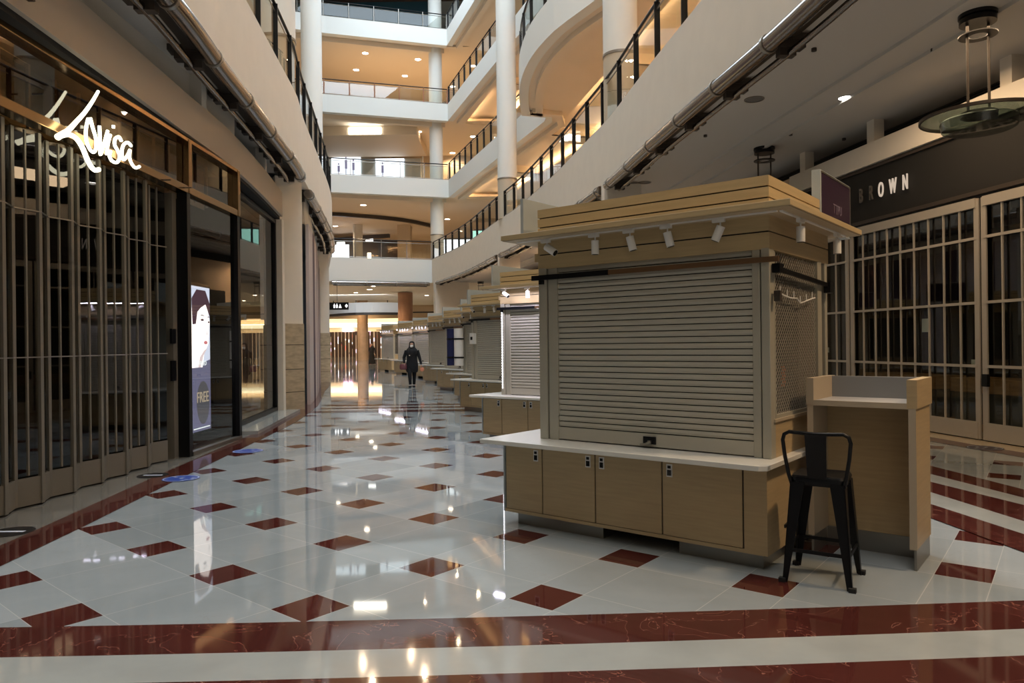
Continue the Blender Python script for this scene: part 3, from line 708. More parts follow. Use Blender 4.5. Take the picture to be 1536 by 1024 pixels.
far = sub(GR, s15, s45, 1.0)
mb = MB(); mb.wallstrip(far, 0, 5.0, .25); struct('wall_right', mb, mat('right_wall_peach', (.66, .48, .32), .7))
mb = MB(); mb.wallstrip(offset(sub(GR, yat(GR, 33), yat(GR, 39), 1), -.03), .4, 3.8, .02); mb.wallstrip(offset(sub(GR, yat(GR, 21), yat(GR, 30), 1), -.03), .4, 3.8, .02); trim(mb, DARK)

def bar_gate(s0, s1, label, spacing, lock_at=None):
    p0, d0 = at(GR, (s0+s1)/2); g_ = thing('bar_security_gate', label, 'security gate', (p0[0], p0[1], 0))
    q = loc2(sub(GR, s0, s1, .5), p0); L = length(q); n = int(L/spacing)
    for i in range(n+1):
        p, d = at(q, min(L-.001, L*i/n)); w_ = .045 if i in (0, n) else .012
        mb = MB(); mb.box(-w_, w_, -.012, .012, .02, 3.55, frame(p, d)); mb.build('upright', GATE_R, g_)
    for z in (1.09, 2.02, 2.97):
        mb = MB(); mb.wallstrip(offset(q, -.02), z-.02, z+.02, .03); mb.build('cross_bar', GATE_R, g_)
    mb = MB(); mb.wallstrip(offset(q, -.025), .02, .27, .04); mb.build('kick_plate', GATE_R, g_)
    mb = MB(); mb.wallstrip(offset(q, -.03), 3.42, 3.56, .06); mb.build('top_rail', GATE_R, g_)
    mb = MB(); mb.wallstrip(offset(q, .05), .27, 3.42, .006); mb.build('clear_panel', GLASS, g_)
    if lock_at is not None:
        p, d = at(q, lock_at); mb = MB(); mb.box(-.05, .05, .02, .07, .8, .98, frame(p, d)); mb.build('lock', BLACK, g_)
    return g_
bar_gate(yat(GR, 5.5), yat(GR, 10.55), 'pale bar gate at the right edge with a black lock', .31, yat(GR, 10.55)-yat(GR, 5.5)-.05)
bar_gate(yat(GR, 10.68), yat(GR, 13.6), 'pale bar gate behind the service desk under the BROWN letters', .30)
bar_gate(yat(GR, 13.74), yat(GR, 15.5), 'short pale bar gate seen just right of the kiosk mesh side', .30)
# letters
PD = mat('dim_letter_steel', (.20, .18, .16), .4, metal=.5); PLt = emit('backlit_letter', (1, .80, .62), .33)  # emission on the last three letters stands in for reflected light
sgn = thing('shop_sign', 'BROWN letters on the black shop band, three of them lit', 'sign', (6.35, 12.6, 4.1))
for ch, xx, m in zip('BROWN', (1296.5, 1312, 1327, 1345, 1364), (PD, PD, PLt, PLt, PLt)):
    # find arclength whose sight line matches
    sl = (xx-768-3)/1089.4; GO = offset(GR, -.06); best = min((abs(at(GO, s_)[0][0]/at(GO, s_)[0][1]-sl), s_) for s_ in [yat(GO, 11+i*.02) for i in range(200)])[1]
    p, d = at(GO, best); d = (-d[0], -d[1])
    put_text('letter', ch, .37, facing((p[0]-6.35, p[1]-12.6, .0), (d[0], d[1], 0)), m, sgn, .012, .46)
# things inside the right shop
def rs(Y, off, z=0): p, d = at(offset(GR, off), yat(offset(GR, off), Y)); return p, d
for k, (Y, L) in enumerate(((8.6, 2.2), (11.2, 2.2), (13.6, 1.8))):
    p, d = rs(Y, 1.1); t = thing('display_counter', ['oak display counter with drawers inside the right shop nearest the camera', 'oak display counter with drawers behind the middle bar gate', 'oak display counter at the far end inside the right shop'][k], 'counter', (p[0], p[1], 0), math.atan2(d[1], d[0]))
    mb = MB(); mb.box(-L/2, L/2, -.35, .35, .62, .85); mb.build('oak_top', WOODD, t, bevel=.01)
    mb = MB(); mb.box(-L/2+.05, L/2-.05, -.3, .3, .12, .62); mb.build('carcass', mat('counter_dark_body', (.07, .06, .05), .5), t)
    mb = MB(); mb.box(-L/2, L/2, -.33, .33, 0, .12); mb.build('plinth', WOODD, t)
    kn = MB()
    for i in range(5):
        for x in (-L/4, L/4): kn.box(x-.012, x+.012, .30, .325, .18+i*.085, .2+i*.085)
    kn.build('drawer_knobs', GATE_R, t)
for k, (Y, off, w_, h_, z, m) in enumerate(((11.9, .12, .16, .22, 1.72, WHITE), (10.9, .12, .12, .12, 1.12, WHITE), (10.4, 1.0, .35, .45, 1.1, mat('pink_print', (.30, .12, .12), .5)), (14.6, .12, .1, .1, 1.3, WHITE))):
    p, d = rs(Y, off); mb = MB(); mb.box(-w_/2, w_/2, -.005, .005, z-h_/2, z+h_/2)
    o = mb.build('notice', m, label=['small white notice hung high in the middle bar gate', 'little white card low beside the gate lock', 'framed pink print standing on the shop counter', 'tiny white card in the far bar gate'][k], category='notice'); o.location = (p[0], p[1], 0); o.rotation_euler = (0, 0, math.atan2(d[1], d[0]))

# ------------------------------------------------------------------ kiosks
def make_kiosk(mesh_side=True):
    t = thing('kiosk', 'x', 'kiosk')
    mb = MB(); mb.box(-2.17, .03, .02, 1.9, .10, .68); mb.build('cabinet_body', MAPLE, t)
    edge = MB(); edge.box(-2.185, -2.17, .0, 1.9, .10, .68); edge.build('side_panel', LAM_GREY, t)
    xs = [-2.16, -1.78, -1.28, -.72, -.13]
    hs = [.35-.06, .45-.02, .05, .06]
    for i in range(4):
        x0, x1 = xs[i]+.006, xs[i+1]-.006
        mb = MB(); mb.box(x0, x1, .0, .02, .13, .655); dr = mb.build('door', MAPLE, t)
        hx = (x1-.055) if i < 2 else (x0+.055)
        mb = MB(); mb.box(hx-.022, hx+.022, -.006, .002, .545, .635); hp = mb.build('lock_plate', WHITE, dr)
        mb = MB()
        mb.box(hx-.012, hx+.012, -.010, -.004, .605, .625)
        for q in range(4): mb.box(hx-.013+q*.008, hx-.009+q*.008, -.012, -.004, .555, .595)
        mb.build('dial', BLACK, dr)
    mb = MB(); mb.box(-.124, .03, .0, .02, .10, .68); mb.box(-2.17, -.124, .0, .02, .10, .125); mb.build('corner_panel', MAPLE, t)
    ex = MB(); ex.box(-2.16, -.13, .012, .021, .12, .67); ex.build('door_gaps', GAP, t)
    for x0, x1 in ((-2.08, -1.25), (-.62, -.02)):
        mb = MB(); mb.box(x0, x1, .06, 1.8, 0, .10); mb.build('plinth', STEEL, t)
    mb = MB(); mb.prism([(-2.28, -.19), (.045, -.19), (.09, -.15), (.09, 1.95), (-2.28, 1.95)], .68, .715); mb.build('counter_top', COUNTER, t, bevel=.004)
    # posts
    for x0, x1, y0 in ((-1.88, -1.80, .11), (-1.79, -1.70, .12), (-.10, -.045, .12), (-.035, .024, .11)):
        mb = MB(); mb.box(x0, x1, y0, y0+.09, .715, 2.12); mb.build('post', POST, t, bevel=.006)
    mb = MB(); mb.box(-.03, .024, 1.18, 1.27, .715, 2.12); mb.box(-.03, .024, 1.36, 1.42, .715, 2.12); mb.build('rear_post', POST, t, bevel=.006)
    # shutter
    mb = MB(); z = .826
    while z < 2.1:
        prof = [(.150, z), (.138, z+.002), (.134, z+.019), (.138, z+.0375), (.150, z+.0395)]
        mb.add([(-1.70, y, z_) for y, z_ in prof]+[(-.10, y, z_) for y, z_ in prof], [(i, i+1, 6+i, 5+i) for i in range(4)]); z += .0445
    sh = mb.build('roller_shutter', SHUT, t)
    mb = MB(); mb.box(-1.70, -.10, .1505, .154, .82, 2.1); mb.build('slat_hinges', BLACKM, sh)  # black sheet behind the slats, paints the shade in their gaps
    mb = MB(); mb.box(-1.70, -.10, .13, .155, .725, .82); mb.box(-1.70, -.10, .155, .17, .72, 2.1); br = mb.build('bottom_bar', SHUT, t)
    mb = MB(); mb.box(-.93, -.83, .115, .13, .745, .80); mb.build('lock_box', BLACK, br)
    mb = MB(); mb.tube([(-.95, .11, .735), (-.90, .10, .745), (-.86, .10, .77)], .010, 8); mb.box(-.885, -.86, .095, .115, .745, .775); mb.build('padlock', STEEL, br)
    # security bars across the top
    mb = MB(); mb.bar((-1.93, .095, 2.035), (-1.2, .095, 2.035), .03, .04); mb.box(-1.86, -1.82, .085, .11, 1.98, 2.03); mb.build('locking_bar', BLACK, t)
    mb = MB(); mb.bar((-1.2, .097, 2.035), (.09, .097, 2.035), .02, .035); mb.build('flat_bar', mat('bronzed_bar', (.30, .17, .09), .35, metal=.7), t)
    # fascia boards with grooves
    core = MB(); core.box(-1.87, .01, .125, 1.44, 2.11, 2.585); core.build('fascia_core', BLACKM, t)
    for z0, z1 in ((2.107, 2.218), (2.228, 2.335), (2.375, 2.442), (2.452, 2.518), (2.528, 2.595)):
        mb = MB(); mb.box(-1.88, .024, .11, 1.45, z0, z1); mb.build('fascia_board', MAPLE_H, t)
    mb = MB(); mb.box(-1.93, -1.88, .13, 1.45, 2.17, 2.24); mb.build('end_batten', MAPLE_H, t)
    # eave slab with overhang
    mb = MB(); mb.box(-2.08, .24, -.13, 1.61, 2.336, 2.376); mb.build('eave', MAPLE_H, t, bevel=.003)
    mb = MB(); mb.box(-2.07, .23, -.12, 1.6, 2.331, 2.336); mb.build('eave_soffit', mat('soffit_pale', (.46, .36, .23), .6), t)
    tr = MB(); tr.box(-2.0, .12, -.02, .0, 2.322, 2.331); tr.box(.13, .15, .0, 1.5, 2.322, 2.331); tr.build('light_track', WHITE, t)
    spots = [(-1.70, -.01, (.95, 0, -.62)), (-1.25, -.01, (0, 0, -1)), (-.95, -.01, (.22, .1, -1)), (-.65, -.01, (.22, .1, -1)), (-.26, -.01, (-.42, -.1, -1)), (.14, .39, (0, 0, -1)), (.14, 1.28, (0, 0, -1)), (-2.0, .9, (0, 0, -1))]
    for x, y, dd in spots:
        mb = MB(); mb.box(x-.055, x+.03, y-.014, y+.014, 2.298, 2.322) if y < .1 else mb.box(x-.014, x+.014, y-.05, y+.05, 2.298, 2.322)
        mb.tube([(x, y, 2.30), (x, y, 2.262)], .006, 8); sp = mb.build('spotlight', WHITE, t)
        dv = Vector(dd).normalized(); a = Vector((x, y, 2.262)); c0 = a-dv*.01; 
        h = MB(); h.tube([c0, c0+dv*.105], .029, 20); h.build('lamp_head', WHITE, sp, smooth=True)
        h = MB(); h.tube([c0+dv*.104, c0+dv*.107], .024, 16); h.build('lens', BLACK, sp)
    # sign boards on the roof
    mb = MB(); mb.box(-2.13, -2.10, .2, 1.2, 2.376, 2.735); mb.build('side_board', LAM_GREY, t)
    mb = MB(); mb.box(-.035, .03, 1.24, 2.1, 2.376, 2.835); sb = mb.build('sign_board', LAM_GREY, t)
    mb = MB(); mb.box(.031, .034, 1.27, 2.08, 2.40, 2.81); mb.build('sign_face', PURPLE, sb)
    mb = MB(); mb.box(.031, .038, 2.08, 2.1, 2.39, 2.82); mb.box(.031, .038, 1.26, 2.1, 2.81, 2.825); mb.build('sign_frame', STEEL, sb)
    put_text('sign_lettering', 'TTPU', .11, facing((.036, 1.70, 2.57), (0, 1, 0)), mat('faint_letters', (.20, .15, .20), .5), sb, .001, .95)
    # right side: lower wall, ledge, mesh
    mb = MB(); mb.box(-.02, .02, .20, 1.42, .715, .955); mb.build('side_wall', MAPLE, t)
    mb = MB(); mb.box(-.02, .035, .16, 1.2, .955, .975); mb.build('ledge', DESK_EDGE, t)
    mb = MB(); y0, y1, z0, z1 = .20, 1.17, .99, 2.10
    step = .043
    k = y0-z1+z0
    while k < y1:
        for sgn_ in (1, -1):
            pts = []
            a0, a1 = max(y0, k), min(y1, k+(z1-z0))
            if a1-a0 > .01:
                za, zb = z0+(a0-k), z0+(a1-k)
                if sgn_ < 0: za, zb = z1-(a0-k), z1-(a1-k)
                mb.bar((.0+.004*sgn_, a0, za), (.0+.004*sgn_, a1, zb), .0048)
        k += step
    mb.build('wire_mesh', mat('wire_zinc', (.36, .33, .28), .5, metal=.3), t)
    mb = MB(); mb.box(-.012, .024, .20, .215, .98, 2.1); mb.box(-.012, .024, 1.16, 1.18, .98, 2.1); mb.box(-.012, .024, .2, 1.18, .975, 1.0); mb.build('mesh_frame', POST, t)
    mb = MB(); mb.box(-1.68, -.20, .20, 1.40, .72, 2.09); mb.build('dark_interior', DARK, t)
    mb = MB(); mb.box(-1.88, -1.86, .2, 1.42, .715, 2.11); mb.build('left_wall', SHUT, t)
    mb = MB(); mb.box(-1.86, -.03, 1.41, 1.43, .715, 2.11); mb.build('rear_wall', SHUT, t)
    return t
TH = .679
K1 = (1.617, 4.722)
master = make_kiosk()
master.location = (K1[0], K1[1], 0); master.rotation_euler = (0, 0, -TH)
master['label'] = 'nearest maple kiosk with closed roller shutter, stool and service desk at its side'; master['group'] = 'row of shuttered mall kiosks'
# corner of the cabinet (local -2.17, 0) for each further kiosk, from the nearest outward
row = [((-.47, 11.3), .68), ((-1.19, 16.45), .84), ((-1.60, 19.9), .95), ((-2.50, 24.1), .97), ((-3.52, 28.6), 1.0), ((-4.75, 33.3), 1.02), ((-6.1, 37.5), 1.04), ((-7.75, 42.0), 1.05)]
names = ['second', 'third', 'fourth', 'fifth', 'sixth', 'seventh', 'eighth', 'ninth and last']
extra = ['lilac-tinged shutter and white counter, half hidden by the nearest kiosk', 'grey shutter with a white box on its post', 'blue-grey shutter with rolls strapped beside it', 'grey shutter behind the one with the rolls', 'pale shutter just right of the walking person', 'bluish shutter right behind the walking person', 'pale lilac shutter left of the walking person', 'low roofline at the far end of the row']
for ((x, y), a), nm, ex in zip(row, names, extra):
    c = copy_tree(master)
    ox, oy = x+2.17*math.cos(a), y-2.17*math.sin(a)
    c.location = (ox, oy, 0); c.rotation_euler = (0, 0, -a)
    c['label'] = '%s kiosk from the camera, %s' % (nm, ex); c['group'] = 'row of shuttered mall kiosks'
def kl0(x, y, z, a, o): return (o[0]+x*math.cos(a)+y*math.sin(a), o[1]-x*math.sin(a)+y*math.cos(a), z)
LEDD = emit('led_dot', (.92, .92, 1), 5)
for k_, pw_ in ((0, 14), (5, 6), (6, 9), (7, 5)):
    (x, y), a = row[k_]; oo = (x+2.17*math.cos(a), y-2.17*math.sin(a))
    area('kiosk_track_lamps', kl0(-.95, -.08, 2.31, a, oo), (1.9, .06), pw_, (.82, .78, 1.0), (math.radians(-12), 0, -a))
(x, y), a = row[0]; oo = (x+2.17*math.cos(a), y-2.17*math.sin(a))
t_ = thing('led_strip', 'vertical strip of white light dots on the left post of the second kiosk', 'light strip', kl0(-1.84, .10, .8, a, oo), -a)
mb = MB(); mb.box(-.012, .012, 0, .008, 0, 1.25); mb.build('strip_backing', WHITE, t_)
mb = MB()
for i in range(30): mb.box(-.007, .007, -.004, 0, .02+i*.041, .04+i*.041)
mb.build('light_dots', LEDD, t_)
def kl(x, y, z, a=TH, o=K1): return (o[0]+x*math.cos(a)+y*math.sin(a), o[1]-x*math.sin(a)+y*math.cos(a), z)
# things hanging on the first kiosk's mesh: clamp bar, chain, orange tags
ck = thing('clamp_bar', 'black clamp bar with hooks fixed across the kiosk wire mesh', 'clamp bar', kl(.05, .6, 1.95), -TH)
mb = MB(); mb.bar((0, -.45, .03), (0, .80, -.02), .022, .03); mb.box(-.02, .03, -.46, -.38, .0, .06); mb.box(-.02, .03, .7, .78, -.08, 0); mb.build('bar', BLACK, ck)
mb = MB(); mb.box(-.01, .03, -.46, -.42, -.19, -.12); mb.build('clamp', DARKBR, ck)
ch = thing('hook_chain', 'pale chain sagging across the upper wire mesh of the nearest kiosk', 'chain', kl(.045, .6, 1.85), -TH)
pts = [(0, -.42+i*.07, -.02-.035*math.sin(i/11*PI*1.2)-(.04 if i > 6 else 0)) for i in range(13)]
MB().tube(pts, .005, 6).build('cord', WHITE, ch)
for i in range(1, 13, 2):
    mb = MB(); mb.tube([pts[i], (0, pts[i][1], pts[i][2]+.05)], .004, 6); mb.build('hook', WHITE, ch)
OR = mat('orange_plastic', (.55, .13, .02), .5)
for k, (y, z, h_) in enumerate(((.42, 1.66, .05), (1.0, 1.22, .16), (.4, 1.12, .14))):
    mb = MB(); mb.box(-.004, .004, -.035, .035, -h_/2, h_/2)
    o = mb.build('orange_tag', OR, label=['orange tag hanging high behind the kiosk mesh', 'orange strip behind the right edge of the kiosk mesh', 'orange strip low behind the kiosk mesh'][k], category='tag'); o.location = kl(-.19, y, z); o.rotation_euler = (0, 0, -TH)
# extras on kiosks three and four
a3 = row[1][1]; o3 = (row[1][0][0]+2.17*math.cos(a3), row[1][0][1]-2.17*math.sin(a3))
mb = MB(); mb.box(-.07, .07, -.04, .04, -.12, .12); o = mb.build('meter_box', WHITE, label='small white box with dark knob on the third kiosk post', category='box'); o.location = kl(-1.75, .055, 1.62, a3, o3); o.rotation_euler = (0, 0, -a3)
mb = MB(); mb.box(-.03, .03, -.05, -.04, -.03, .04); mb.build('knob', BLACK, o)
a4 = row[2][1]; o4 = (row[2][0][0]+2.17*math.cos(a4), row[2][0][1]-2.17*math.sin(a4))
for k, (dx, m, r_) in enumerate(((-.26, NAVY, .13), (.12, WHITE, .13))):
    mb = MB(); mb.cyl(0, 0, -.5, .5, r_, 16); o = mb.build('fabric_roll', m, smooth=True, label=['navy roll hung upright beside the fourth kiosk', 'white roll strapped upright beside the fourth kiosk'][k], category='roll'); o.location = kl(-1.95+dx, -.04, 1.42, a4, o4)
    s_ = MB(); 
    for z in (-.3, .2): s_.cyl(0, 0, z, z+.04, r_+.01, 16)
    s_.build('strap', BLACK, o, smooth=True)

# ------------------------------------------------------------------ service desk
dk = thing('service_desk', 'tall maple service desk with grey upstand right of the stool', 'desk', kl(0, .57, 0), -TH)
mb = MB(); mb.box(.75, .79, .0, .50, .14, 1.23); mb.build('right_side_panel', MAPLE, dk)
mb = MB(); mb.box(.74, .80, -.004, .53, 1.05, 1.235); mb.build('right_upstand', MAPLE, dk)
mb = MB(); mb.box(.115, .155, .0, .50, .14, 1.23); mb.box(.11, .16, -.004, .53, 1.05, 1.235); mb.build('left_side_panel', DESK_EDGE, dk)
mb = MB(); mb.box(.748, .792, -.003, .0, .14, 1.23); mb.build('front_edging', DESK_EDGE, dk)
mb = MB(); mb.box(.155, .75, .0, .45, 1.05, 1.08); mb.build('worktop', mat('desk_grey_top', (.38, .37, .36), .4), dk)
mb = MB(); mb.box(.155, .75, -.003, .0, 1.045, 1.083); mb.build('worktop_edging', DESK_EDGE, dk)
mb = MB(); mb.box(.155, .75, .45, .49, 1.08, 1.232); mb.build('back_upstand', mat('desk_grey_board', (.25, .25, .25), .6), dk)
mb = MB(); mb.box(.155, .75, .34, .38, .14, 1.05); mb.build('back_panel', MAPLE, dk)
mb = MB(); mb.box(.77, .785, .02, .48, 0, .14); mb.box(.13, .145, .02, .48, 0, .14); mb.box(.15, .75, .33, .35, 0, .14); mb.build('plinth', STEEL, dk)

# ------------------------------------------------------------------ bar stool
stl = thing('bar_stool', 'black metal bar stool with low back in front of the service desk', 'stool')
legs = [(1.668, 4.52), (2.002, 4.303), (2.227, 4.657), (1.886, 4.866)]
cx = sum(p[0] for p in legs)/4; cy = sum(p[1] for p in legs)/4; stl.location = (cx, cy, 0)
ang = math.atan2(legs[1][1]-legs[0][1], legs[1][0]-legs[0][0]); stl.rotation_euler = (0, 0, ang)
f, tp = .20, .145
def sq(r, z): return [(-r, -r, z), (r, -r, z), (r, r, z), (-r, r, z)]
for i, (sx, sy) in enumerate(((-1, -1), (1, -1), (1, 1), (-1, 1))):
    mb = MB()
    A = [Vector((sx*f, sy*f, .0)), Vector((sx*(tp+.012), sy*(tp+.012), .62))]
    # pressed steel leg: an L section, wide at the seat and narrow at the foot
    wb, wt = .030, .085; th = .006
    for ax in (0, 1):
        q = []
        for P, w_ in ((A[0], wb), (A[1], wt)):
            e = Vector((-sx*w_, 0, 0)) if ax == 0 else Vector((0, -sy*w_, 0)); t_ = Vector((0, -sy*th, 0)) if ax == 0 else Vector((-sx*th, 0, 0))
            q += [P, P+e, P+e+t_, P+t_]
        mb.add(q, [(0, 1, 2, 3), (7, 6, 5, 4), (0, 4, 5, 1), (1, 5, 6, 2), (2, 6, 7, 3), (3, 7, 4, 0)])
    lg = mb.build('leg', BLACK, stl)
    mb = MB(); mb.box(sx*f-.02, sx*f+.02, sy*f-.02, sy*f+.02, 0, .025); mb.build('foot', BLACKM, lg)
mb = MB()
for z, r in ((.20, .188),):
    q = sq(r-.008, z)
    for i in range(4): mb.bar(q[i], q[(i+1) % 4], .010, .022)
mb.bar((-.185, -.185, .34), (-.185, .185, .34), .01, .02)
mb.build('footrest', BLACK, stl)
mb = MB()
def rr(r, z, c=.035, n=4):
    out = []
    for qx, qy, a0 in ((1, 1, 0), (-1, 1, 90), (-1, -1, 180), (1, -1, 270)):
        for k in range(n+1):
            a = math.radians(a0+90*k/n); out.append((qx*(r-c)+c*math.cos(a), qy*(r-c)+c*math.sin(a), z))
    return out
rings = [rr(.150, .60), rr(.158, .645), rr(.150, .662), rr(.12, .655), rr(.03, .650, .01)]
n = len(rings[0]); vs = sum(rings, []); fs = []
for i in range(len(rings)-1):
    for k in range(n): fs.append((i*n+k, i*n+(k+1) % n, (i+1)*n+(k+1) % n, (i+1)*n+k))
fs.append(tuple(range((len(rings)-1)*n, len(rings)*n))); mb.add(vs, fs); mb.build('seat', BLACK, stl, smooth=True)
mb = MB()
path = [(-.15, -.14, .60), (-.165, -.152, .66), (-.185, -.165, .78), (-.195, -.172, .88), (-.185, -.175, .915), (-.155, -.178, .932), (0, -.19, .925), (.155, -.178, .932), (.185, -.175, .915), (.195, -.172, .88), (.185, -.165, .78), (.165, -.152, .66), (.15, -.14, .60)]
mb.tube(path, .012, 10); mb.build('back_tube', BLACK, stl, smooth=True)
mb = MB(); mb.add([(-.055, -.150, .65), (.055, -.150, .65), (.062, -.190, .925), (-.062, -.190, .925), (-.055, -.156, .65), (.055, -.156, .65), (.062, -.196, .925), (-.062, -.196, .925)], [(0, 1, 2, 3), (7, 6, 5, 4), (0, 4, 5, 1), (1, 5, 6, 2), (2, 6, 7, 3), (3, 7, 4, 0)]); mb.build('back_splat', BLACK, stl)

# ------------------------------------------------------------------ pendant lamps on the right
def pendant(x, y, label):
    t = thing('pendant_lamp', label, 'pendant lamp', (x, y, 5.45), group='glass disc pendant lamps')
    mb = MB(); mb.cyl(0, 0, -.04, 0, .21, 32); mb.cyl(0, 0, -.12, -.06, .20, 32); mb.cyl(0, 0, -.06, -.04, .1, 16); mb.build('canopy', BLACK, t, smooth=True)
    mb = MB(); mb.lathe([(.10, -.27), (.21, -.27), (.21, -.255), (.10, -.255), (.10, -.27)], n=32); mb.build('ring', BLACK, t)
    for sx in (-.13, .13):
        mb = MB(); mb.tube([(sx, 0, -.1), (sx, 0, -1.28)], .016, 10); mb.build('rod', DARKBR, t, smooth=True)
    mb = MB(); mb.lathe([(.0, -1.26), (.62, -1.24), (.635, -1.255), (.62, -1.27), (.0, -1.28)], n=48); mb.build('upper_disc', LAMPG, t, smooth=True)
    mb = MB(); mb.lathe([(.62, -1.235), (.645, -1.235), (.645, -1.272), (.62, -1.272), (.62, -1.235)], n=48); mb.build('rim', DARKBR, t)
    mb = MB(); mb.lathe([(.40, -1.28), (.42, -1.30), (.40, -1.40), (.36, -1.42), (.0, -1.43)], n=40); mb.build('lower_bowl', LAMPG, t, smooth=True)
    mb = MB(); mb.cyl(0, 0, -1.255, -1.2, .2, 20); mb.build('lamp_holder', BLACK, t, smooth=True)
pendant(5.72, 8.85, 'large smoked-glass disc pendant at the top right corner')
pendant(5.22, 14.9, 'pendant lamp whose black canopy shows above the nearest kiosk roof')
pendant(-2.0+.05, 46.2, 'far pendant lamp above the middle of the kiosk row')
# ------------------------------------------------------------------ downlights
def downlight(p, z, r, m, label, group, cat='downlight', watt=0, col=(1.0, .72, .44)):
    if watt:
        l = bpy.data.lights.new('downlight_lamp', 'SPOT'); l.energy = watt; l.color = col; l.spot_size = 2.7; l.spot_blend = .6; l.shadow_soft_size = .08
        lo = bpy.data.objects.new('downlight_lamp', l); lo.location = (p[0], p[1], z-.03); COL.objects.link(lo)
    t = thing('downlight', label, cat, (p[0], p[1], z), group=group)
    mb = MB(); mb.lathe([(r, -.012), (r*1.15, -.012), (r*1.15, 0), (r, 0), (r, -.012)], n=24); mb.build('trim_ring', STEEL if m is not LED else WHITE, t)
    mb = MB(); mb.add([(r*math.cos(2*PI*k/24), r*math.sin(2*PI*k/24), -.006) for k in range(24)], [tuple(range(24))]); mb.build('lens', m, t)
GREYL = mat('unlit_lens', (.16, .16, .16), .5)
dl = lambda x, y, z: grd(x, y, z)
downlight(dl(1268.5, 147, 5.44), 5.45, .11, WHITE_L, 'single lit round downlight in the right-hand ceiling', None)
downlight(dl(1131.5, 149.5, 5.44), 5.45, .14, GREYL, 'unlit round downlight close to the near right pipe', None)
downlight(dl(967, 274, 5.44), 5.45, .14, GREYL, 'unlit round downlight above the middle of the nearest kiosk', None)
downlight(dl(289, 130, 5.44), 5.45, .17, GREYL, 'unlit round downlight in the left ceiling, nearer one', None)
downlight(dl(409, 263, 5.44), 5.45, .17, GREYL, 'unlit round downlight in the left ceiling by the pier', None)
for k, (x, y) in enumerate(((1221, 73.5), (1400, 74), (1186, 201), (1266, 208), (1058, 203))):
    p = dl(x, y, 5.44); mb = MB(); mb.cyl(0, 0, -.04, 0, .035, 12); o = mb.build('sprinkler', DARKBR, smooth=True, label='small dark sprinkler head in the right ceiling', category='sprinkler', group='ceiling sprinkler heads'); o.location = (p[0], p[1], 5.45)
    o['label'] = ['small sprinkler beside the near right pipe', 'small sprinkler near the top right pendant', 'small sprinkler left of the grey-white ceiling ridges', 'small sprinkler right of the ridges', 'small sprinkler just above the kiosk roof line'][k]
for z, pts_, lv in ((LEV[3][0]+.158, ((547.9, 79.7), (626.8, 89), (534.2, 104.7), (607.3, 113.7), (709.2, 98.8), (679, 129.7)), 'under the top bridge'),
                   (LEV[2][0]+.158, ((709.6, 204.7), (678.8, 229.3), (628, 197.3)), 'under the third bridge'),
                   (LEV[1][0]+.158, ((545, 307.4), (671, 328.5), (503, 339), (614, 352.7)), 'under the second bridge'),
                   (LEV[0][0]+.158, ((554.5, 434.1), (613.7, 445.3)), 'under the lowest bridge')):
    for x, y in pts_:
        p = dl(x, y, z)
        zz_ = z
        downlight(p, zz_, .19 if p[1] > 30 else .1, LED, 'round glowing downlight in the ceiling %s' % lv, 'downlights %s' % lv, watt=330)

# ------------------------------------------------------------------ shops seen on the upper bridges
POSTD = emit('poster_detail', (.40, .34, .55), .35)
c = thing('lit_canopy', 'pale canopy box with a glowing sign on the second bridge', 'canopy', (-9.5, 49.5, 15))
mb = MB(); mb.box(-6, 3.45, -2.3, 3.2, .15, .75); mb.build('canopy_box', mat('canopy_cream', (.70, .58, .44), .7), c)
mb = MB(); mb.box(-.95, 1.15, -2.36, -2.3, .22, .62); mb.build('glowing_sign', SIGNW, c)
mb = MB(); mb.tube([(3.2, 3, .1), (3.2, 3, -3.2)], .05, 8); mb.build('support', WHITE, c)
for k, (x0, x1, y0, y1) in enumerate(((497, 541.5, 234, 262), (563, 606.5, 238, 266))):
    def onY(x, y, Y):
        u, v = x-768, y-515; cc, ss = math.cos(.0113), math.sin(.0113); u, v = cc*u-ss*v, ss*u+cc*v; return u/1089.4*Y, 1.5-v/1089.4*Y
    xa, za = onY(x0, y0, 53); xb, zb = onY(x1, y1+8, 53)
    t = thing('lit_poster', ['left glowing poster with small figures on the second bridge', 'right glowing white poster on the second bridge'][k], 'poster', (xa, 53, zb))
    mb = MB(); mb.box(0, xb-xa, -.03, 0, 0, za-zb); mb.build('light_panel', POSTERW, t)
    for j in range(3 if k == 0 else 1):
        cxx = (xb-xa)*(.25+.25*j); mb = MB(); h_ = 1.0+.25*((j*2+k) % 3); mb.box(cxx-.05, cxx-.01, -.06, -.04, .2, .2+h_*.45); mb.box(cxx+.02, cxx+.06, -.06, -.04, .2, .2+h_*.45); mb.box(cxx-.08, cxx+.09, -.07, -.04, .2+h_*.42, .2+h_*.86); mb.lathe([(0, .9*h_), (.06, .95*h_), (.05, 1.03*h_), (0, 1.06*h_)], (cxx, -.05, .2), 8); mb.build('figure', POSTD, t)
mb = MB(); mb.box(-16, -6.5, 53.05, 53.3, 11.85, 15.1); trim(mb, mat('shop_panel_grey', (.58, .60, .58), .6))
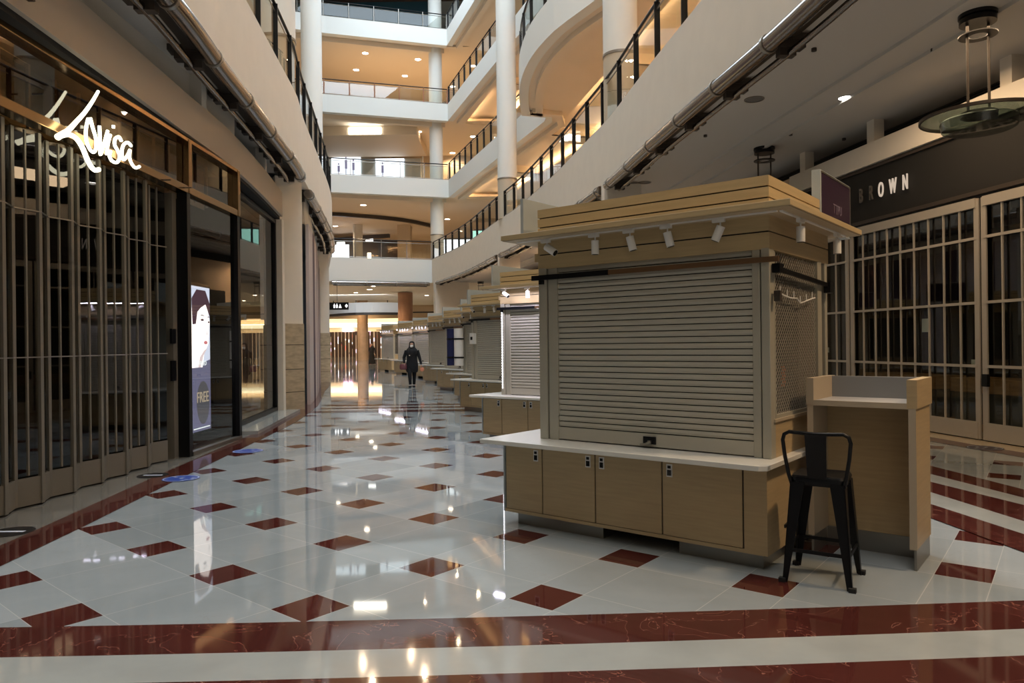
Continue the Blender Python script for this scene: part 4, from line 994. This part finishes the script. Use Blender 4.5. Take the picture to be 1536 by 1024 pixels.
# lowest bridge interiors
def panel(x0, x1, y0, y1, Y, m, name, label, cat, th=.05):
    u = lambda x, y: ((math.cos(.0113)*(x-768)-math.sin(.0113)*(y-515))/1089.4*Y, 1.5-(math.sin(.0113)*(x-768)+math.cos(.0113)*(y-515))/1089.4*Y)
    a, b_ = u(x0, y0), u(x1, y1); mb = MB(); mb.box(a[0], b_[0], Y, Y+th, b_[1], a[1]); return mb.build(name, m, label=label, category=cat)
panel(498, 524, 367, 418.5, 58, SIGNW if False else emit('kiosk_light', (.95, .93, 1), 1.7), 'lit_display', 'bright display case on the lowest bridge at far left', 'display')
panel(548.5, 559.5, 357, 361.5, 60.95, emit('small_sign', (1, .95, .9), 3), 'small_lit_sign', 'small bright white sign over the dark shop on the lowest bridge', 'sign')
panel(505, 517, 363, 366.5, 60.95, emit('small_sign_b', (1, .95, .9), 3), 'small_lit_sign', 'small bright white sign left of the grey column on the bridge', 'sign')
mb = MB(); mb.box(-16.5, -9.3, 61, 61.3, 6.82, 10.3); trim(mb, mat('dark_shop_front', (.05, .035, .03), .4))
panel(551, 557, 379, 421, 60, emit('lamp_glow', (1, .85, .6), 4), 'table_lamp', 'small glowing lamp inside the dark shop on the bridge', 'lamp')
column(-12.0, 57, 6.83, 10.95, .36, 'grey column inside the lowest bridge', 7.0)
mb = MB(); mb.box(-8.9, -7.9, 57, 58, 6.82, 10.95); trim(mb, WALLW)
arc = smooth_path([(-16, 50), (-12, 51.5), (-8, 54), (-5.5, 58)]); mb = MB(); mb.wallstrip(arc, 10.66, 10.90, -.25); trim(mb, DARKBR)
arc = smooth_path([(-18, 63), (-13, 60.5), (-10, 59.5)]); mb = MB(); mb.wallstrip(arc, 10.3, 10.6, -.25); trim(mb, DARKBR)
# bright shop behind the far right railing
for k, (Y, X0, X1, m, lb) in enumerate(((47.6, -4.6, -2.4, emit('shop_glow_white', (.92, .97, 1), 1.5), 'bright white shop window at the bridge corner'),
                           (44.0, -2.3, -.4, emit('shop_glow_green', (.45, .9, .75), 1.0), 'mint green shop window behind the far right railing'),
                           (41.0, -.2, 1.4, emit('shop_glow_blue', (.40, .48, .70), .7), 'blue-grey shop window behind the far right railing'),
                           (38.0, .9, 2.2, emit('shop_glow_teal', (.5, .9, .8), .8), 'small teal shop window, nearest of the lit windows on the right balcony'))):
    t = thing('shop_display', lb, 'shop window', (X0, Y, 6.85)); mb = MB(); mb.box(0, X1-X0, 0, .1, 0, 1.5); mb.build('light_panel', m, t)
    mb = MB(); mb.box(-.05, X1-X0+.05, -.03, .12, 1.5, 1.6); mb.box(-.06, 0, -.03, .12, 0, 1.6); mb.build('frame', DARKBR, t)
    mb = MB()
    for j in range(3): mb.box(.2+j*.55, .5+j*.55, -.25, -.05, 0, .5+.12*((j*7+k) % 4))
    mb.build('goods', mat('goods_%d' % k, (.25, .22, .35), .6), t)
mb = MB(); mb.wallstrip(offset(sub(R1, yr(8), yr(44), 1.2), 6.5), 6.8, 10.85, .2); struct('wall_right', mb, WALLW)

# ------------------------------------------------------------------ far end of the ground floor
def fcol(px, pxw, Y, m, lb, z1=6.3):
    x, _ = onY(px, 500, Y); r = pxw/2/1089*Y; t = thing('round_column', lb, 'column', (x, Y, 0)); mb = MB(); mb.cyl(0, 0, 0, z1, r, 28); mb.build('shaft', m, t, smooth=True)
fcol(544, 16, 73, mat('far_column_tan', (.62, .40, .24), .5, noise=(2, .1, (1, 1, 1))), 'tan round column standing before the far shops')
fcol(608.5, 22, 56, mat('far_column_brown', (.42, .22, .13), .5, noise=(2, .1, (1, 1, 1))), 'brown round column rising behind the far kiosks', 5.5)
fs_ = thing('far_shop_front', 'far shop front of dark fins and glowing goods', 'shop front', (-22, 91.5, 0))
mb = MB(); mb.box(-17.8, 20, .3, .5, 0, 3.2); mb.build('back_wall', emit('far_shop_glow', (1, .62, .35), .45), fs_)
mb = MB()
for i in range(80): mb.box(-17.5+i*.45, -17.9+i*.45+random.random()*.12, -.1, .1, 0, 3.2)
mb.build('fins', mat('fin_dark', (.06, .03, .02), .5), fs_)
cols_ = [emit('goods_pink', (1, .6, .75), 1.6), emit('goods_white', (1, .95, .9), 2.4), emit('goods_red', (.8, .2, .12), .9), emit('goods_dark', (.1, .05, .05), .3)]
for j, m in enumerate(cols_):
    mb = MB()
    for i in range(46): 
        x = random.uniform(-6, 16); z = random.uniform(.2, 2.9); s_ = random.uniform(.12, .4); mb.box(x, x+s_, .1, .25, z, z+s_*1.3)
    mb.build('goods', m, fs_, kind='stuff')
pk = thing('pink_sign', 'two glowing pink-white blocks above the far shop', 'sign', (onY(512.5, 493, 91)[0], 91.79, 3.35))
for dx in (0, .62): 
    mb = MB(); mb.box(dx, dx+.5, -.1, 0, -.12, .5); mb.build('sign_block', emit('pink_glow', (1, .55, .85), 6), pk)
wb = thing('curved_bulkhead', 'pale curved bulkhead with dark underside beneath the lowest bridge', 'bulkhead', (-15, 66.5, 5))
arc = [onY(x, y, 66)[0] for x, y in ((480, 462), (522, 462), (560, 462), (598, 462))]
P_ = smooth_path([(arc[0]+15, 2.5), (arc[1]+15, -.5), (arc[2]+15, -1.0), (arc[3]+15, -.2)], .6)
mb = MB(); mb.wallstrip(P_, -.55, .35, -.3); mb.build('face', mat('bulkhead_pale', (.85, .86, .86), .6), wb)
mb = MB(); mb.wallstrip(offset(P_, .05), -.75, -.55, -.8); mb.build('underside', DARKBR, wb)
mb = MB()
for k in (len(P_)//5, len(P_)//2, len(P_)*4//5): mb.tube([(P_[k][0], P_[k][1]+.15, .3), (P_[k][0], P_[k][1]+.15, 1.3)], .04, 8)
mb.build('hangers', DARKBR, wb)
ex_ = thing('washroom_sign', 'black hanging sign with white restroom pictograms and an arrow', 'sign', (onY(497, 459, 46)[0], 46.3, onY(497, 464.5, 46.3)[1]))
mb = MB(); mb.box(-.4, 1.02, 0, .06, 0, .47); mb.build('panel', BLACKM, ex_)
mb = MB()
for x in (.12, .28): mb.lathe([(0, 0), (.045, .0), (.055, .18), (0, .20)], (x, -.01, .12), 8); mb.lathe([(0, .0), (.03, .03), (0, .06)], (x, -.01, .33), 8)
mb.add([(.40, -.02, .12), (.58, -.02, .12), (.49, -.02, .36)], [(0, 1, 2)]); mb.add([(.80, -.02, .24), (.89, -.02, .36), (.98, -.02, .24), (.89, -.02, .12)], [(0, 1, 2, 3)])
mb.build('pictograms', emit('pictogram_white', (1, 1, 1), 1.6), ex_)
mb = MB(); mb.tube([(.3, .03, .47), (.3, .03, 5.55-ex_.location.z)], .012, 6); mb.build('hanger', BLACK, ex_)
ls = thing('light_box_sign', 'small lit white box sign above the far kiosks', 'sign', (onY(659.5, 480, 41)[0], 41, 2.5))
mb = MB(); mb.box(-.22, .22, -.03, .1, 0, .6); mb.build('light_panel', emit('box_glow', (.95, .93, 1), 3.2), ls)
mb = MB(); mb.box(-.30, .95, .1, .14, -.1, .65); mb.tube([(0, .12, -.1), (0, .12, -2.5)], .03, 8); mb.build('board', LAM_GREY, ls)

# floor stickers
for k, ((x, y), r, m) in enumerate((((-3.79, 8.28), .20, BLUE), ((-3.80, 10.4), .21, BLUE), ((-4.22, 8.5), .17, BLACK), ((-4.12, 5.95), .17, BLACK), ((6.43, 9.90), .22, mat('dark_sticker', (.03, .02, .03), .4)))):
    lb = ['round blue floor sticker with white print on the red stripe, nearer one', 'round blue floor sticker near the advert screen', 'dark oval floor sticker beside the folding gate', 'dark oval floor sticker at the left edge near the camera', 'dark round floor sticker before the right bar gate'][k]
    t = thing('floor_sticker', lb, 'sticker', (x, y, .005)); mb = MB(); mb.cyl(0, 0, 0, .002, r, 32); mb.build('disc', m, t)
    if k < 2 or k == 4:
        mb = MB()
        for j in range(9):
            a = random.random()*2*PI; q = r*math.sqrt(random.random())*.8; cx_, cy_ = q*math.cos(a), q*math.sin(a); mb.box(cx_-.02, cx_+.02, cy_-.006, cy_+.006, .002, .003)
        mb.lathe([(r*.9, .0025), (r*.94, .0025)], n=32); mb.build('print', STW, t)
    else:
        mb = MB(); mb.box(-.11, .11, -.02, .02, .002, .003); mb.build('print', STW, t)

# ------------------------------------------------------------------ people
def skinned(name, pts, edges, radii, m, parent, sub_=2, root=0):
    me = bpy.data.meshes.new(name); me.from_pydata(pts, edges, []); o = bpy.data.objects.new(name, me); COL.objects.link(o); o.parent = parent
    sk = o.modifiers.new('skin', 'SKIN'); lay = me.skin_vertices[0].data if me.skin_vertices else None
    if lay is None: me.skin_vertices.new() if hasattr(me.skin_vertices, 'new') else None; lay = me.skin_vertices[0].data
    for i, r in enumerate(radii): lay[i].radius = r if isinstance(r, tuple) else (r, r)
    for v in lay: v.use_root = False
    lay[root].use_root = True; sk.use_smooth_shade = True
    s = o.modifiers.new('sub', 'SUBSURF'); s.levels = sub_; s.render_levels = sub_
    me.materials.append(m); return o
def limb(pts, rs, name, m, parent):
    P = []; R_ = []
    for i in range(len(pts)-1):
        for j in range(4):
            t = j/4; P.append(Vector(pts[i]).lerp(Vector(pts[i+1]), t)); R_.append(rs[i]+(rs[i+1]-rs[i])*t)
    P.append(Vector(pts[-1])); R_.append(rs[-1]); return MB().tube(P, R_, 14).build(name, m, parent, smooth=True)
def body(parent, m, prof):                           # stacked ellipses: (z, rx, ry, cx, cy)
    n = 24; mb = MB(); vs = []
    for z, rx, ry, cx_, cy_ in prof:
        vs += [(cx_+rx*math.cos(2*PI*k/n), cy_+ry*math.sin(2*PI*k/n), z) for k in range(n)]
    fs = []
    for i in range(len(prof)-1):
        for k in range(n): fs.append((i*n+k, i*n+(k+1) % n, (i+1)*n+(k+1) % n, (i+1)*n+k))
    fs += [tuple(range(n))[::-1], tuple(range((len(prof)-1)*n, len(prof)*n))]
    mb.add(vs, fs); return mb
def hand(parent, wrist, sgn_):
    pts = [wrist, (wrist[0], wrist[1]-.005, wrist[2]-.045), (wrist[0], wrist[1]-.008, wrist[2]-.085)]; ed = [(0, 1), (1, 2)]; rad = [(.022, .018), (.034, .016), (.034, .015)]
    for f_, L in ((-.027, .060), (-.009, .072), (.009, .068), (.027, .052)):
        b0 = len(pts); pts += [(wrist[0]+f_*.6, wrist[1]+f_-.01, wrist[2]-.10), (wrist[0]+f_*.2, wrist[1]+f_-.012, wrist[2]-.10-L*.5), (wrist[0]+.012*sgn_, wrist[1]+f_-.01, wrist[2]-.10-L*.9)]
        ed += [(2, b0), (b0, b0+1), (b0+1, b0+2)]; rad += [.009, .008, .007]
    b0 = len(pts); pts += [(wrist[0]+.01*sgn_, wrist[1]-.04, wrist[2]-.05), (wrist[0]+.02*sgn_, wrist[1]-.05, wrist[2]-.085)]; ed += [(1, b0), (b0, b0+1)]; rad += [.010, .008]
    skinned('hand', pts, ed, rad, SKIN, parent)
pr = thing('person', 'person walking in black robe, black headscarf and white face mask, carrying a bag', 'person', (-3.56, 25.8, 0), .08)
# legs under the robe, mid-stride
for sx, fy, ky in ((-1, -.14, -.12), (1, .12, .02)):
    limb([(sx*.09, 0, .82), (sx*.075, ky, .46), (sx*.06, fy, .09)], [.10, .072, .05], 'trouser_leg', ROBE, pr)
    mb = MB(); mb.add([(p[0]+sx*.06, p[1]+fy-.07, p[2]) for p in [(x*.045, y*.12+.0, z) for z in (0, .05) for x, y in ((-1, -1), (1, -1), (1.1, .3), (.9, 1), (-.9, 1), (-1.1, .3))]], [(0, 1, 2, 3, 4, 5), (11, 10, 9, 8, 7, 6)]+[(i, (i+1) % 6, 6+(i+1) % 6, 6+i) for i in range(6)]); mb.build('shoe', BLACK, pr, bevel=.012)
body(pr, ROBE, [(.52, .19, .13, 0, 0), (.6, .215, .15, 0, 0), (.8, .215, .15, 0, 0), (.95, .19, .13, 0, 0), (1.1, .185, .13, 0, 0), (1.22, .205, .13, 0, 0), (1.30, .20, .12, 0, 0), (1.35, .13, .09, 0, 0), (1.40, .06, .06, 0, 0), (1.46, .055, .055, 0, -.01)]).build('robe', ROBE, pr, smooth=True)
limb([(-.19, 0, 1.29), (-.285, .03, 1.04), (-.27, -.06, .86)], [.065, .055, .042], 'sleeve', ROBE, pr)
limb([(.19, 0, 1.29), (.27, .02, 1.02), (.325, -.03, .80)], [.065, .055, .040], 'sleeve', ROBE, pr)
hand(pr, (-.27, -.07, .85), 1); hand(pr, (.33, -.035, .79), -1)
body(pr, SKIN, [(1.38, .03, .03, 0, -.03), (1.40, .055, .065, 0, -.02), (1.45, .07, .085, 0, -.01), (1.50, .076, .095, 0, 0), (1.55, .073, .09, 0, 0), (1.585, .05, .06, 0, 0), (1.60, .01, .01, 0, 0)]).build('head', SKIN, pr, smooth=True)
for sx in (-1, 1):
    mb = MB(); mb.lathe([(0, -.008), (.012, 0), (0, .008)], (sx*.03, -.092, 1.51), 10); mb.build('eye', BLACK, pr)
body(pr, WHITE, [(1.405, .035, .03, 0, -.075), (1.425, .055, .045, 0, -.075), (1.46, .06, .045, 0, -.078), (1.488, .05, .04, 0, -.075)]).build('face_mask', WHITE, pr, smooth=True)
n = 24; prof = [(1.625, .02, .02, .0), (1.615, .06, .07, .01), (1.58, .09, .105, .02), (1.53, .10, .115, .03), (1.46, .105, .11, .03), (1.40, .12, .11, .02), (1.33, .185, .14, .0), (1.24, .215, .16, .0), (1.15, .20, .155, .0)]
vs = []; fs = []
for z, rx, ry, cy_ in prof:
    for k in range(n):
        a = 2*PI*k/n; y = cy_+ry*math.sin(a)
        if z > 1.39 and z < 1.57 and math.sin(a) < -.55: y = max(y, -.058)
        vs.append((rx*math.cos(a), y, z))
for i in range(len(prof)-1):
    for k in range(n):
        z = prof[i][0]; a = 2*PI*(k+.5)/n
        fs.append((i*n+k, (i+1)*n+k, (i+1)*n+(k+1) % n, i*n+(k+1) % n))
MB().add(vs, fs).build('headscarf', ROBE, pr, smooth=True)
mb = MB(); mb.lathe([(0, -.02), (.03, 0), (0, .02)], (-.075, -.165, 1.12), 8); mb.build('brooch', mat('brooch_tan', (.5, .4, .3), .5), pr)
bag = thing('handbag', 'maroon handbag hanging from the walking person\'s hand', 'bag', (-3.86, 25.72, .62))
body(bag, BLACK, [(0, .10, .06, 0, 0), (.04, .13, .075, 0, 0), (.14, .13, .07, 0, 0), (.2, .10, .05, 0, 0)]).build('bag_body', mat('maroon_leather', (.16, .05, .06), .5), bag, smooth=True)
MB().tube([(-.08, 0, .18), (-.06, 0, .26), (0, 0, .30), (.06, 0, .26), (.08, 0, .18)], .008, 8).build('handle', mat('maroon_strap', (.12, .04, .05), .5), bag, smooth=True)
ob = thing('orange_pouch', 'small orange pouch held in the walking person\'s other hand', 'pouch', (-3.20, 25.74, .55))
body(ob, OR, [(0, .04, .03, 0, 0), (.04, .075, .04, 0, 0), (.1, .075, .04, 0, 0), (.14, .04, .03, 0, 0)]).build('pouch_body', mat('salmon_cloth', (.75, .28, .16), .6), ob, smooth=True)
MB().tube([(-.03, 0, .12), (0, 0, .17), (.03, 0, .12)], .006, 6).build('loop', BLACK, ob)
p2 = thing('person', 'distant person in dark dress standing right of the tan column', 'person', (onY(558, 530, 57)[0], 57, 0))
body(p2, ROBE, [(.02, .30, .24, 0, 0), (.4, .24, .2, 0, 0), (.85, .17, .14, 0, 0), (1.05, .15, .12, 0, 0), (1.3, .19, .12, 0, 0), (1.38, .1, .08, 0, 0), (1.43, .05, .05, 0, 0)]).build('dress', ROBE, p2, smooth=True)
limb([(-.18, 0, 1.3), (-.24, 0, 1.05), (-.12, -.15, .98)], [.055, .045, .035], 'sleeve', ROBE, p2)
limb([(.18, 0, 1.3), (.25, .02, 1.03), (.24, -.05, .8)], [.055, .045, .035], 'sleeve', ROBE, p2)
hand(p2, (.24, -.05, .79), -1)
body(p2, SKIN, [(1.42, .045, .05, 0, 0), (1.47, .07, .085, 0, 0), (1.54, .076, .095, 0, 0), (1.6, .06, .07, 0, 0), (1.63, .01, .01, 0, 0)]).build('head', SKIN, p2, smooth=True)
body(p2, ROBE, [(1.38, .10, .07, 0, .05), (1.5, .09, .07, 0, .045), (1.6, .085, .09, 0, .02), (1.65, .05, .06, 0, .01), (1.66, .01, .01, 0, 0)]).build('hair', BLACK, p2, smooth=True)

# ------------------------------------------------------------------ lamps' light, with added fill
for z, nm in ((LEV[1][0]+.05, 'first'), (LEV[2][0]+.05, 'second'), (LEV[3][0]+.12, 'third')):  # extra unseen downlight rows, added to warm the galleries
    for i, Y in enumerate((6, 14, 21, 28, 35, 42)):
        p, d = at(T, yat(T, Y)); q = (p[0]+d[1]*3.6, p[1]-d[0]*3.6)
        downlight(q, z, .12, LED, 'warm downlight in the right gallery ceiling over the %s balcony' % nm, 'downlights over the %s right balcony' % nm, watt=210)
for x, y in ((777, 158),):
    pass
for i, (x, y) in enumerate(((-12, 56), (-7, 60), (-2, 56), (-15, 52), (0, 50), (-9.5, 50))):
    downlight((x, y), 5.55, .15, LED, 'round glowing downlight deep under the lowest bridge', 'downlights deep under the lowest bridge', watt=300)
for i, (x, y) in enumerate(((-28, 76), (-22, 84), (-16, 70), (-18, 86), (-12, 80), (-24, 68), (-8, 68))):
    downlight((x, y), 6.29, .18, LED, 'round glowing downlight in the far hall ceiling', 'downlights in the far hall', watt=420)
for i, Y in enumerate((22, 30, 38)):
    p, d = at(R1, yat(R1, Y)); q = (p[0]+d[1]*1.7, p[1]-d[0]*1.7)
    downlight(q, 5.44, .12, LED, ['warm downlight in the right ceiling behind the second kiosk roof', 'warm downlight in the right ceiling by the middle kiosks', 'warm downlight in the right ceiling over the far kiosks'][i], None, watt=(200, 380, 700)[i])
area('bridge_wall_washer', (-15, 58, 5.45), (10, .5), 300, (.80, .90, 1.0), (math.radians(50), 0, 0))  # added fill without a fixture, brightens the far curved bulkhead
area('shop_spill', (5.6, 9.5, 5.3), (1.2, 3.5), 60, (1, .70, .42))
area('ceiling_lamp', (4.6, 3.6, 5.35), (.5, .5), 95, (1, .70, .42))
